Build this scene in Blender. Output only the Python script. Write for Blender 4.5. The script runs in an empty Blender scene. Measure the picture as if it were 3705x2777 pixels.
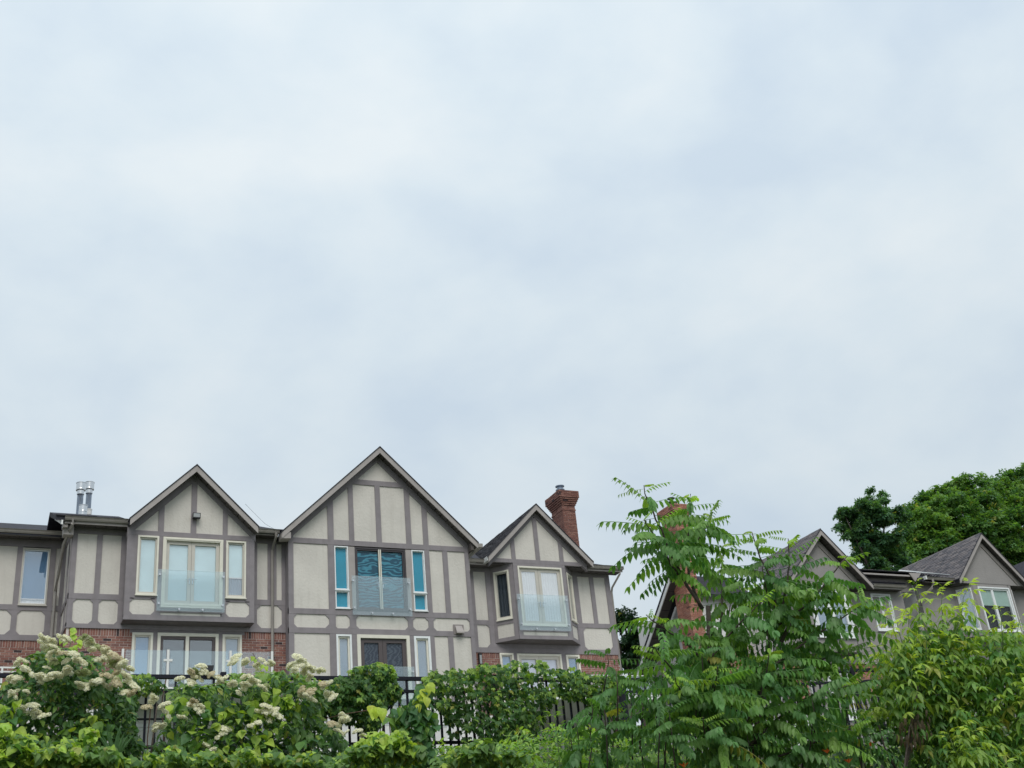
import bpy, bmesh, math, random
import numpy as np
from mathutils import Vector, Matrix

# ------------------------------------------------------------------ camera, sky, sun, exposure
S = bpy.context.scene
R = math.radians
random.seed(7); rng = np.random.default_rng(11)

cam_d = bpy.data.cameras.new('camera'); cam = bpy.data.objects.new('camera', cam_d)
S.collection.objects.link(cam); S.camera = cam
cam_d.sensor_width = 36; cam_d.lens = 41.685; cam_d.clip_start = 0.1; cam_d.clip_end = 2000
cam.matrix_world = Matrix(((0.9051127, -0.1094716, -0.4108369, 0), (-0.4153566, -0.4340911, -0.7994021, 0), (-0.0908288, 0.8941929, -0.4383711, 0), (0, 0, 0, 1)))
S.view_settings.view_transform = 'Standard'; S.view_settings.look = 'None'
S.view_settings.gamma = 1; S.view_settings.use_curve_mapping = False
S.view_settings.exposure = 0.07

SUN_EL, SUN_AZ = R(49), R(192)          # high, behind the viewer's left shoulder, very soft
world = bpy.data.worlds.new('World'); S.world = world; world.use_nodes = True
nt = world.node_tree; nt.nodes.clear(); N = nt.nodes.new; LK = nt.links.new
out = N('ShaderNodeOutputWorld'); bg = N('ShaderNodeBackground'); LK(bg.outputs[0], out.inputs[0])
sky = N('ShaderNodeTexSky'); sky.sky_type = 'NISHITA'; sky.sun_disc = False
sky.sun_elevation = SUN_EL; sky.sun_rotation = SUN_AZ; sky.altitude = 100; sky.dust_density = 2
skys = N('ShaderNodeVectorMath'); skys.operation = 'SCALE'; skys.inputs['Scale'].default_value = 0.12
LK(sky.outputs[0], skys.inputs[0])
tc = N('ShaderNodeTexCoord'); sep = N('ShaderNodeSeparateXYZ'); LK(tc.outputs['Generated'], sep.inputs[0])
zz = N('ShaderNodeMath'); zz.operation = 'MAXIMUM'; LK(sep.outputs[2], zz.inputs[0]); zz.inputs[1].default_value = 0
za = N('ShaderNodeMath'); za.operation = 'ADD'; LK(zz.outputs[0], za.inputs[0]); za.inputs[1].default_value = 0.55
dv = N('ShaderNodeVectorMath'); dv.operation = 'DIVIDE'
cz = N('ShaderNodeCombineXYZ'); [LK(za.outputs[0], cz.inputs[i]) for i in range(3)]
LK(tc.outputs['Generated'], dv.inputs[0]); LK(cz.outputs[0], dv.inputs[1])
mp = N('ShaderNodeMapping'); mp.inputs['Rotation'].default_value = (R(20), R(38), R(-27)); mp.inputs['Scale'].default_value = (1.0, 1.0, 1.55)
mp.inputs['Location'].default_value = (2.3, 0.4, 0.7)
LK(tc.outputs['Generated'], mp.inputs[0])
n1 = N('ShaderNodeTexNoise'); n1.inputs['Scale'].default_value = 3.0; n1.inputs['Detail'].default_value = 7; n1.inputs['Roughness'].default_value = 0.46; n1.inputs['Distortion'].default_value = 0.5
LK(mp.outputs[0], n1.inputs['Vector'])
n2 = N('ShaderNodeTexNoise'); n2.inputs['Scale'].default_value = 9.5; n2.inputs['Detail'].default_value = 7; n2.inputs['Roughness'].default_value = 0.5
LK(mp.outputs[0], n2.inputs['Vector'])
mixn = N('ShaderNodeMix'); mixn.data_type = 'FLOAT'; mixn.inputs[0].default_value = 0.36
LK(n1.outputs[0], mixn.inputs[2]); LK(n2.outputs[0], mixn.inputs[3])
cr = N('ShaderNodeValToRGB'); LK(mixn.outputs[0], cr.inputs[0])
e = cr.color_ramp.elements; e[0].position = 0.37; e[0].color = (0.590, 0.690, 0.785, 1); e[1].position = 0.63; e[1].color = (0.755, 0.820, 0.855, 1)
e2 = cr.color_ramp.elements.new(0.5); e2.color = (0.672, 0.762, 0.825, 1)
gr = N('ShaderNodeMapRange'); LK(sep.outputs[2], gr.inputs[0]); gr.inputs[1].default_value = 0.0; gr.inputs[2].default_value = 1.0
gr.inputs[3].default_value = 0.81; gr.inputs[4].default_value = 1.22
sc = N('ShaderNodeVectorMath'); sc.operation = 'SCALE'; LK(cr.outputs[0], sc.inputs[0]); LK(gr.outputs[0], sc.inputs['Scale'])
mx = N('ShaderNodeMix'); mx.data_type = 'RGBA'; mx.inputs[0].default_value = 0.95
LK(skys.outputs[0], mx.inputs[6]); LK(sc.outputs[0], mx.inputs[7]); LK(mx.outputs[2], bg.inputs[0]); bg.inputs[1].default_value = 1.0

sl = bpy.data.lights.new('sun', 'SUN'); sl.energy = 1.5; sl.angle = R(35); sl.color = (1, 0.965, 0.91)
so = bpy.data.objects.new('sun', sl); S.collection.objects.link(so)
sd = Vector((math.sin(SUN_AZ) * math.cos(SUN_EL), math.cos(SUN_AZ) * math.cos(SUN_EL), math.sin(SUN_EL)))
so.rotation_euler = sd.to_track_quat('Z', 'Y').to_euler(); so.location = (-10, -10, 60)

# ------------------------------------------------------------------ materials
MATS = {}
def mat(name, col, rough=0.8, bump=None, var=None, metal=0.0, stain=None, spec=None):
    m = bpy.data.materials.new(name); m.use_nodes = True; t = m.node_tree; b = t.nodes['Principled BSDF']
    b.inputs['Base Color'].default_value = (*col, 1); b.inputs['Roughness'].default_value = rough; b.inputs['Metallic'].default_value = metal
    if spec is not None: b.inputs['Specular IOR Level'].default_value = spec
    tcn = t.nodes.new('ShaderNodeTexCoord'); src = tcn.outputs['Object']
    if var or stain:
        sc_, amt = var or (3, 0)
        n = t.nodes.new('ShaderNodeTexNoise'); n.inputs['Scale'].default_value = sc_; n.inputs['Detail'].default_value = 6; t.links.new(src, n.inputs['Vector'])
        r = t.nodes.new('ShaderNodeMapRange'); t.links.new(n.outputs[0], r.inputs[0]); r.inputs[1].default_value = .3; r.inputs[2].default_value = .7
        r.inputs[3].default_value = 1 - amt; r.inputs[4].default_value = 1 + amt
        v = t.nodes.new('ShaderNodeVectorMath'); v.operation = 'SCALE'; v.inputs[0].default_value = col; t.links.new(r.outputs[0], v.inputs['Scale'])
        last = v.outputs[0]
        if stain:                      # soft vertical weather streaks
            mpn = t.nodes.new('ShaderNodeMapping'); mpn.inputs['Scale'].default_value = (5, 5, .5); t.links.new(src, mpn.inputs[0])
            n2 = t.nodes.new('ShaderNodeTexNoise'); n2.inputs['Scale'].default_value = 1.3; n2.inputs['Detail'].default_value = 5; t.links.new(mpn.outputs[0], n2.inputs['Vector'])
            r2 = t.nodes.new('ShaderNodeMapRange'); t.links.new(n2.outputs[0], r2.inputs[0]); r2.inputs[1].default_value = .52; r2.inputs[2].default_value = .75
            r2.inputs[3].default_value = 0; r2.inputs[4].default_value = stain
            mm = t.nodes.new('ShaderNodeMix'); mm.data_type = 'RGBA'; t.links.new(r2.outputs[0], mm.inputs[0]); t.links.new(last, mm.inputs[6])
            mm.inputs[7].default_value = (col[0]*.6, col[1]*.58, col[2]*.55, 1); last = mm.outputs[2]
        t.links.new(last, b.inputs['Base Color'])
    if bump:
        bs, bd = bump
        n = t.nodes.new('ShaderNodeTexNoise'); n.inputs['Scale'].default_value = bs; n.inputs['Detail'].default_value = 8; t.links.new(src, n.inputs['Vector'])
        bn = t.nodes.new('ShaderNodeBump'); bn.inputs['Strength'].default_value = 1; bn.inputs['Distance'].default_value = bd
        t.links.new(n.outputs[0], bn.inputs['Height']); t.links.new(bn.outputs[0], b.inputs['Normal'])
    MATS[name] = m; return m

mat('stucco_cream', (0.635, 0.600, 0.545), .9, (14, .012), (1.3, .06), stain=.22)
mat('stucco_grey', (0.300, 0.282, 0.272), .9, (16, .010), (1.7, .05), stain=.15)
mat('timber', (0.245, 0.220, 0.230), .7, (35, .004), (4, .09), stain=.25)
mat('timber_grey', (0.245, 0.225, 0.210), .75, (30, .004), (4, .08))
mat('fascia', (0.370, 0.335, 0.315), .5, (8, .003), (3, .08), stain=.3)
mat('gutter_metal', (0.300, 0.275, 0.250), .4, (5, .002), (3, .10), stain=.5)
mat('soffit', (0.085, 0.074, 0.070), .7, (20, .003), (5, .12))  # darkened so that part of the shade under the eaves is in the colour
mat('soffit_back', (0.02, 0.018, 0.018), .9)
mat('mortar', (0.60, 0.54, 0.50), .95, (40, .004), (5, .12))
mat('frame_cream', (0.74, 0.71, 0.61), .5, None, (6, .04))
mat('frame_white', (0.80, 0.82, 0.82), .4, None, (6, .04))
mat('sash', (0.55, 0.52, 0.46), .5, None, (6, .04))
mat('dark_frame', (0.045, 0.038, 0.042), .4)
mat('door_brown', (0.085, 0.068, 0.068), .45)
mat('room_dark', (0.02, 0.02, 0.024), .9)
mat('blind_pale', (0.70, 0.84, 0.88), .8, None, (2, .06))
mat('blind_cyan', (0.045, 0.36, 0.52), .8, None, (2, .05))
mat('blind_blue', (0.16, 0.30, 0.50), .8, None, (2, .05))
mat('blind_lilac', (0.66, 0.64, 0.76), .8, None, (2, .05))
mat('blind_green', (0.42, 0.55, 0.48), .8, None, (2, .05))
mat('blind_slate', (0.27, 0.34, 0.44), .8, None, (2, .06))
mat('curtain_white', (0.85, 0.82, 0.85), .9, None, (3, .04))
mat('curtain_dark', (0.045, 0.055, 0.075), .9, None, (3, .1))
mat('steel', (0.62, 0.63, 0.64), .25, None, None, 1.0)
mat('galvanised', (0.24, 0.28, 0.34), .32, None, (9, .15), .85)
mat('flue_white', (0.7, 0.7, 0.68), .5)
mat('fence_black', (0.008, 0.009, 0.018), .6, (30, .002), (5, .3), spec=.25)
mat('white_paint', (0.78, 0.78, 0.76), .45)
mat('vent_taupe', (0.25, 0.22, 0.21), .5)
mat('lamp_black', (0.015, 0.015, 0.017), .4)
mat('lamp_glass', (0.35, 0.36, 0.36), .15)
mat('shingle_dark', (0.035, 0.035, 0.045), .95, (50, .006), (7, .3))
mat('lower_wall', (0.72, 0.71, 0.69), .9, (14, .01), (1.5, .06))
mat('deck_wood', (0.32, 0.30, 0.28), .8, (20, .003), (4, .1))
mat('concrete', (0.36, 0.35, 0.33), .9, (12, .01), (2, .1))
mat('soil', (0.055, 0.045, 0.03), .95, (9, .03), (2, .3))
mat('bark', (0.075, 0.060, 0.048), .9, (25, .015), (6, .3))
mat('stem_green', (0.10, 0.16, 0.05), .7, None, (6, .2))
mat('vine_stem', (0.12, 0.07, 0.045), .8, None, (6, .2))
mat('cable_black', (0.02, 0.02, 0.02), .6)

def rand_mat(name, stops, rough, bump):
    """colour picked per separate piece (object random + island random)"""
    m = bpy.data.materials.new(name); m.use_nodes = True; t = m.node_tree; b = t.nodes['Principled BSDF']; b.inputs['Roughness'].default_value = rough
    oi = t.nodes.new('ShaderNodeObjectInfo'); ge = t.nodes.new('ShaderNodeNewGeometry')
    a = t.nodes.new('ShaderNodeMath'); a.operation = 'ADD'; t.links.new(oi.outputs['Random'], a.inputs[0]); t.links.new(ge.outputs['Random Per Island'], a.inputs[1])
    f = t.nodes.new('ShaderNodeMath'); f.operation = 'FRACT'; t.links.new(a.outputs[0], f.inputs[0])
    c = t.nodes.new('ShaderNodeValToRGB'); c.color_ramp.interpolation = 'CONSTANT'; t.links.new(f.outputs[0], c.inputs[0])
    el = c.color_ramp.elements
    while len(el) > 1: el.remove(el[-1])
    el[0].position = 0; el[0].color = (*stops[0][1], 1)
    for p, col in stops[1:]:
        q = el.new(p); q.color = (*col, 1)
    tcn = t.nodes.new('ShaderNodeTexCoord'); n = t.nodes.new('ShaderNodeTexNoise'); n.inputs['Scale'].default_value = 18; n.inputs['Detail'].default_value = 7
    gp = ge.outputs['Position']; t.links.new(gp, n.inputs['Vector'])
    r = t.nodes.new('ShaderNodeMapRange'); t.links.new(n.outputs[0], r.inputs[0]); r.inputs[1].default_value = .3; r.inputs[2].default_value = .7; r.inputs[3].default_value = .78; r.inputs[4].default_value = 1.2
    v = t.nodes.new('ShaderNodeVectorMath'); v.operation = 'SCALE'; t.links.new(c.outputs[0], v.inputs[0]); t.links.new(r.outputs[0], v.inputs['Scale'])
    t.links.new(v.outputs[0], b.inputs['Base Color'])
    bn = t.nodes.new('ShaderNodeBump'); bn.inputs['Distance'].default_value = bump; t.links.new(n.outputs[0], bn.inputs['Height']); t.links.new(bn.outputs[0], b.inputs['Normal'])
    MATS[name] = m
rand_mat('brick', [(0, (.235, .112, .088)), (.14, (.275, .135, .108)), (.30, (.205, .092, .075)), (.44, (.300, .155, .120)), (.58, (.240, .105, .082)), (.72, (.195, .100, .086)), (.84, (.260, .125, .094)), (.94, (.050, .032, .034))], .9, .004)
rand_mat('brick_chimney', [(0, (.215, .098, .076)), (.2, (.245, .118, .092)), (.4, (.180, .082, .066)), (.6, (.262, .132, .102)), (.8, (.205, .090, .070)), (.96, (.06, .035, .035))], .9, .004)
rand_mat('brick_pink', [(0, (.42, .19, .13)), (.2, (.36, .16, .11)), (.4, (.46, .22, .16)), (.6, (.33, .14, .10)), (.8, (.40, .20, .15)), (.95, (.16, .08, .06))], .9, .004)
rand_mat('shingle', [(0, (.120, .113, .122)), (.2, (.150, .135, .140)), (.4, (.090, .087, .096)), (.6, (.175, .155, .155)), (.8, (.130, .118, .125))], .95, .006)
rand_mat('shingle_black', [(0, (.040, .040, .048)), (.25, (.055, .052, .060)), (.5, (.030, .030, .038)), (.75, (.062, .058, .064))], .95, .006)

def glass_mat(name, tint, refl, body=None, bodyfac=0.0, rough=0.0):
    m = bpy.data.materials.new(name); m.use_nodes = True; t = m.node_tree; t.nodes.clear()
    o = t.nodes.new('ShaderNodeOutputMaterial'); tr = t.nodes.new('ShaderNodeBsdfTransparent'); tr.inputs[0].default_value = (*tint, 1)
    gl = t.nodes.new('ShaderNodeBsdfGlossy'); gl.inputs['Roughness'].default_value = rough; gl.inputs[0].default_value = (1, 1, 1, 1)
    ge = t.nodes.new('ShaderNodeNewGeometry'); dt = t.nodes.new('ShaderNodeVectorMath'); dt.operation = 'DOT_PRODUCT'; t.links.new(ge.outputs['Incoming'], dt.inputs[0]); t.links.new(ge.outputs['Normal'], dt.inputs[1])
    ab = t.nodes.new('ShaderNodeMath'); ab.operation = 'ABSOLUTE'; t.links.new(dt.outputs['Value'], ab.inputs[0])
    om = t.nodes.new('ShaderNodeMath'); om.operation = 'SUBTRACT'; om.inputs[0].default_value = 1; t.links.new(ab.outputs[0], om.inputs[1])
    pw = t.nodes.new('ShaderNodeMath'); pw.operation = 'POWER'; t.links.new(om.outputs[0], pw.inputs[0]); pw.inputs[1].default_value = 4.5
    ad = t.nodes.new('ShaderNodeMath'); ad.operation = 'ADD'; ad.use_clamp = True; t.links.new(pw.outputs[0], ad.inputs[0]); ad.inputs[1].default_value = refl
    base = tr.outputs[0]
    if body:
        df = t.nodes.new('ShaderNodeBsdfDiffuse'); df.inputs[0].default_value = (*body, 1)
        m1 = t.nodes.new('ShaderNodeMixShader'); m1.inputs[0].default_value = bodyfac; t.links.new(tr.outputs[0], m1.inputs[1]); t.links.new(df.outputs[0], m1.inputs[2]); base = m1.outputs[0]
    mxs = t.nodes.new('ShaderNodeMixShader'); t.links.new(ad.outputs[0], mxs.inputs[0]); t.links.new(base, mxs.inputs[1]); t.links.new(gl.outputs[0], mxs.inputs[2])
    t.links.new(mxs.outputs[0], o.inputs[0]); MATS[name] = m
glass_mat('pane_glass', (.97, .99, .99), .15)
glass_mat('pane_clear', (.93, .95, .95), .015)
glass_mat('rail_glass', (.945, .985, .995), .085, (.60, .80, .88), .085)  # pale diffuse share painted in for the sky haze reflected by the railings

def moire(name, c0, c1, scale, dist, rot):
    m = bpy.data.materials.new(name); m.use_nodes = True; t = m.node_tree; b = t.nodes['Principled BSDF']; b.inputs['Roughness'].default_value = .8
    tcn = t.nodes.new('ShaderNodeTexCoord'); mpn = t.nodes.new('ShaderNodeMapping'); mpn.inputs['Rotation'].default_value = rot; mpn.inputs['Scale'].default_value = (.45, 1, 1.0); t.links.new(tcn.outputs['Object'], mpn.inputs[0])
    w = t.nodes.new('ShaderNodeTexWave'); w.bands_direction = 'Z'; w.inputs['Scale'].default_value = scale; w.inputs['Distortion'].default_value = dist; w.inputs['Detail'].default_value = 2; w.inputs['Detail Scale'].default_value = 1.3
    t.links.new(mpn.outputs[0], w.inputs['Vector']); c = t.nodes.new('ShaderNodeValToRGB'); t.links.new(w.outputs[0], c.inputs[0])
    c.color_ramp.elements[0].position = .35; c.color_ramp.elements[0].color = (*c0, 1); c.color_ramp.elements[1].position = 1; c.color_ramp.elements[1].color = (*c1, 1)
    t.links.new(c.outputs[0], b.inputs['Base Color']); MATS[name] = m
moire('screen_teal', (.006, .085, .150), (.07, .32, .44), 2.6, 16, (0, R(6), 0))
moire('screen_dark', (.045, .055, .085), (.10, .115, .15), 5.0, 10, (0, R(80), 0))

def leaf_mat(name, attr):
    m = bpy.data.materials.new(name); m.use_nodes = True; t = m.node_tree; b = t.nodes['Principled BSDF']; o = t.nodes['Material Output']
    b.inputs['Roughness'].default_value = .48; b.inputs['Specular IOR Level'].default_value = .45
    if attr: a = t.nodes.new('ShaderNodeAttribute'); a.attribute_name = 'tint'; col = a.outputs['Color']
    else: a = t.nodes.new('ShaderNodeObjectInfo'); col = a.outputs['Color']
    ge = t.nodes.new('ShaderNodeNewGeometry'); n = t.nodes.new('ShaderNodeTexNoise'); n.inputs['Scale'].default_value = 22; n.inputs['Detail'].default_value = 3; t.links.new(ge.outputs['Position'], n.inputs['Vector'])
    r = t.nodes.new('ShaderNodeMapRange'); t.links.new(n.outputs[0], r.inputs[0]); r.inputs[1].default_value = .3; r.inputs[2].default_value = .7; r.inputs[3].default_value = .8; r.inputs[4].default_value = 1.2
    v = t.nodes.new('ShaderNodeVectorMath'); v.operation = 'SCALE'; t.links.new(col, v.inputs[0]); t.links.new(r.outputs[0], v.inputs['Scale'])
    t.links.new(v.outputs[0], b.inputs['Base Color'])
    tl = t.nodes.new('ShaderNodeBsdfTranslucent'); v2 = t.nodes.new('ShaderNodeVectorMath'); v2.operation = 'MULTIPLY'; t.links.new(v.outputs[0], v2.inputs[0]); v2.inputs[1].default_value = (1.5, 1.5, .5)
    t.links.new(v2.outputs[0], tl.inputs[0])
    ms = t.nodes.new('ShaderNodeMixShader'); ms.inputs[0].default_value = .40; t.links.new(b.outputs[0], ms.inputs[1]); t.links.new(tl.outputs[0], ms.inputs[2]); t.links.new(ms.outputs[0], o.inputs[0])
    MATS[name] = m
leaf_mat('leaf_single', False); leaf_mat('leaf_mass', True)

# ------------------------------------------------------------------ object helpers
COL = S.collection
def thing(name, label, cat, loc, group=None):
    o = bpy.data.objects.new(name, None); COL.objects.link(o); o.location = loc; o.empty_display_size = .3
    o['label'] = label; o['category'] = cat
    if group: o['group'] = group
    return o
def off(parent):                        # parts keep world coordinates in their meshes
    return Vector((0, 0, 0)) if parent is None or parent.parent else -parent.location
def link(name, me, parent=None, pos=(0, 0, 0), label=None):
    o = bpy.data.objects.new(name, me); COL.objects.link(o); o.parent = parent
    o.location = Vector(pos) + off(parent)
    if label: o['label'] = label
    return o

def fix(me):
    b = bmesh.new(); b.from_mesh(me); bmesh.ops.recalc_face_normals(b, faces=b.faces); b.to_mesh(me); b.free()
class MB:
    def __init__(s): s.v = []; s.f = []
    def add(s, vs, fs):
        b = len(s.v); s.v += [tuple(v) for v in vs]; s.f += [tuple(i + b for i in f) for f in fs]; return s
    def box(s, x0, x1, y0, y1, z0, z1):
        return s.add([(x, y, z) for z in (z0, z1) for y in (y0, y1) for x in (x0, x1)], [(0, 2, 3, 1), (4, 5, 7, 6), (0, 1, 5, 4), (2, 6, 7, 3), (0, 4, 6, 2), (1, 3, 7, 5)])
    def prism(s, F, pts, d0, d1):       # polygon (u,z) in frame F from depth d0 to d1 (outward positive)
        n = len(pts); a = [F(u, d1, z) for u, z in pts]; b = [F(u, d0, z) for u, z in pts]
        return s.add(a + b, [tuple(range(n)), tuple(range(2 * n - 1, n - 1, -1))] + [(i, i + n, (i + 1) % n + n, (i + 1) % n) for i in range(n)])
    def rect(s, F, u0, u1, z0, z1, d0, d1): return s.prism(F, [(u0, z0), (u1, z0), (u1, z1), (u0, z1)], d0, d1)
    def ring(s, F, u0, u1, z0, z1, w, d0, d1):
        s.rect(F, u0, u0 + w, z0, z1, d0, d1); s.rect(F, u1 - w, u1, z0, z1, d0, d1)
        s.rect(F, u0 + w, u1 - w, z1 - w, z1, d0, d1); return s.rect(F, u0 + w, u1 - w, z0, z0 + w, d0, d1)
    def tube(s, pts, rad, n=8, cap=True):
        pts = [Vector(p) for p in pts]; rad = rad if isinstance(rad, (list, tuple)) else [rad] * len(pts); rings = []
        for i, p in enumerate(pts):
            t = (pts[min(i + 1, len(pts) - 1)] - pts[max(i - 1, 0)]).normalized()
            a = t.cross(Vector((0.13, 0.2, 1)) if abs(t.z) < .95 else Vector((1, .1, 0))).normalized(); b = t.cross(a)
            rings.append([p + (a * math.cos(k * 2 * math.pi / n) + b * math.sin(k * 2 * math.pi / n)) * rad[i] for k in range(n)])
        base = len(s.v); s.v += [tuple(v) for r_ in rings for v in r_]
        for i in range(len(pts) - 1):
            for k in range(n): s.f.append((base + i * n + k, base + i * n + (k + 1) % n, base + (i + 1) * n + (k + 1) % n, base + (i + 1) * n + k))
        if cap: s.f.append(tuple(base + k for k in range(n - 1, -1, -1))); s.f.append(tuple(base + (len(pts) - 1) * n + k for k in range(n)))
        return s
    def lathe(s, cx, cy, prof, n=20):   # prof: (r, z) list
        base = len(s.v)
        for r_, z in prof: s.v += [(cx + r_ * math.cos(k * 2 * math.pi / n), cy + r_ * math.sin(k * 2 * math.pi / n), z) for k in range(n)]
        for i in range(len(prof) - 1):
            for k in range(n): s.f.append((base + i * n + k, base + i * n + (k + 1) % n, base + (i + 1) * n + (k + 1) % n, base + (i + 1) * n + k))
        s.f.append(tuple(base + k for k in range(n - 1, -1, -1))); s.f.append(tuple(base + (len(prof) - 1) * n + k for k in range(n))); return s
    def mesh(s, name, m, smooth=False):
        me = bpy.data.meshes.new(name); me.from_pydata(s.v, [], s.f); me.materials.append(MATS[m]); fix(me)
        if smooth: me.polygons.foreach_set('use_smooth', [True] * len(me.polygons))
        me.update(); return me
    def go(s, name, m, parent=None, label=None, smooth=False): return link(name, s.mesh(name, m, smooth), parent, label=label)

def recalc(o): pass

def Frame(ox, oy, ux=1, uy=0):
    l = math.hypot(ux, uy); ux /= l; uy /= l; nx, ny = uy, -ux
    f = lambda u, d, z: (ox + ux * u + nx * d, oy + uy * u + ny * d, z)
    f.o = (ox, oy); f.u = (ux, uy); f.n = (nx, ny); return f
def FY(y): return Frame(0, y)

def timbers(F, parent, rects, d=.03, m='timber'):   # (u0,u1,z0,z1[,extra])
    for r_ in rects:
        MB().rect(F, *r_[:4], -.10, d + (r_[4] if len(r_) > 4 else 0)).go('timber', m, parent)
def rakes(F, parent, xc, ztin, s, hwl, hwr, wv, d=.03, m='timber'):
    for sg, hw in ((-1, hwl), (1, hwr)):
        MB().prism(F, [(xc, ztin), (xc + sg * hw, ztin - s * hw), (xc + sg * hw, ztin - s * hw + wv), (xc, ztin + wv)][::1 if sg > 0 else -1], -.10, d + .005 + .002 * (sg > 0)).go('timber', m, parent)
def panels(F, parent, polys, d=-.005, m='stucco_cream'):
    for p in polys:
        if len(p) == 4 and not isinstance(p[0], tuple): p = [(p[0], p[2]), (p[1], p[2]), (p[1], p[3]), (p[0], p[3])]
        MB().prism(F, p, -.09, d).go('stucco_panel', m, parent)
def octo(F, parent, u0, u1, z0, z1, c=.15, corners='abcd', d=.03, m='timber'):   # recessed panel + triangular corner gussets
    panels(F, parent, [(u0 - .02, u1 + .02, z0 - .02, z1 + .02)])
    tri = {'a': [(u0 - .03, z0 - .03), (u0 + c, z0 - .03), (u0 - .03, z0 + c)], 'b': [(u1 + .03, z0 - .03), (u1 + .03, z0 + c), (u1 - c, z0 - .03)],
           'c': [(u1 + .03, z1 + .03), (u1 - c, z1 + .03), (u1 + .03, z1 - c)], 'd': [(u0 - .03, z1 + .03), (u0 - .03, z1 - c), (u0 + c, z1 + .03)]}
    for k in corners: MB().prism(F, tri[k], -.08, d - .007).go('corner_block', m, parent)

def window(F, parent, u0, u1, z0, z1, casing='frame_cream', sash='sash', cw=.07, sw=.045, blind='blind_pale', blind_z=None, lower=None, split=None, label=None, dcase=.055, reveal=.03, name='window', pane='pane_glass'):
    """casing ring (the window) > sash frames, panes, blind"""
    w = MB().ring(F, u0, u1, z0, z1, cw, -.16, dcase); w.rect(F, u0 - .015, u1 + .015, z0 - .035, z0 - .002, -.05, dcase + .03)
    w = w.go(name, casing, parent, label)
    cells = [(u0 + cw, u1 - cw, z0 + cw, z1 - cw)]
    if split:
        cells = []
        a0 = u0 + cw
        for s_ in list(split) + [None]:
            a1 = (s_ if s_ is not None else u1 - cw)
            cells.append((a0, a1, z0 + cw, z1 - cw)); a0 = a1
    for c in cells:
        g = .004
        MB().ring(F, c[0] + g, c[1] - g, c[2] + g, c[3] - g, sw, -.10, dcase - reveal - .02).go('frame', sash, w)
        i = (c[0] + sw, c[1] - sw, c[2] + sw, c[3] - sw)
        MB().rect(F, *i, -.055, -.045).go('pane', pane, w)
        if blind:
            bz = i[2] - .02 if blind_z is None else blind_z
            MB().rect(F, i[0] - .02, i[1] + .02, bz, i[3] + .02, -.078, -.068).go('blind', blind, w)
            if blind_z is not None:
                if lower: MB().rect(F, i[0] - .015, i[1] + .015, bz - .035, bz - .004, -.085, -.064).go('blind_bar', 'curtain_white', w)
                if lower: curtain(F, i[0] - .02, i[1] + .02, i[2] - .02, bz, -.095, .008, .07, lower, w)
    MB().rect(F, u0 + .01, u1 - .01, z0 + .01, z1 - .01, -.30, -.17).go('room', 'room_dark', w)  # near-black slab, the shade of the unlit room put into its colour
    return w
def curtain(F, u0, u1, z0, z1, d, amp, wl, m, parent):
    n = max(8, int((u1 - u0) / wl * 8)); b = MB(); vs = []
    for i in range(n + 1):
        u = u0 + (u1 - u0) * i / n; dd = d + amp * math.sin(2 * math.pi * (u - u0) / wl + .6 * math.sin(u * 9)); vs += [F(u, dd, z0), F(u, dd, z1)]
    b.add(vs, [(2 * i, 2 * i + 2, 2 * i + 3, 2 * i + 1) for i in range(n)]); return b.go('curtain', m, parent, smooth=True)

def juliet(F, parent, u0, u1, z0, z1, bolts, d=.17, label=None):
    g = MB().rect(F, u0, u1, z0, z1, d, d + .014).go('glass_balustrade', 'rail_glass', parent, label)
    MB().rect(F, u0, u1, z1 + .001, z1 + .006, d - .001, d + .015).go('glass_edge', 'blind_pale', g)
    for u, z in bolts:
        b = MB(); n = 12
        a = [F(u + .032 * math.cos(k * math.pi / 6), d + .035, z + .032 * math.sin(k * math.pi / 6)) for k in range(n)]
        c = [F(u + .032 * math.cos(k * math.pi / 6), .02, z + .032 * math.sin(k * math.pi / 6)) for k in range(n)]
        b.add(a + c, [tuple(range(n)), tuple(range(2 * n - 1, n - 1, -1))] + [(i, i + n, (i + 1) % n + n, (i + 1) % n) for i in range(n)])
        b.go('bolt', 'steel', g)
def lever(F, parent, u, z, sg, d=.0):
    b = MB().rect(F, u - .018, u + .018, z - .13, z + .06, d, d + .02)
    b.rect(F, min(u, u + sg * .12), max(u, u + sg * .12), z + .0, z + .018, d + .04, d + .055).rect(F, u - .01, u + .01, z, z + .018, d + .02, d + .055)
    b.go('handle', 'steel', parent)

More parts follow.
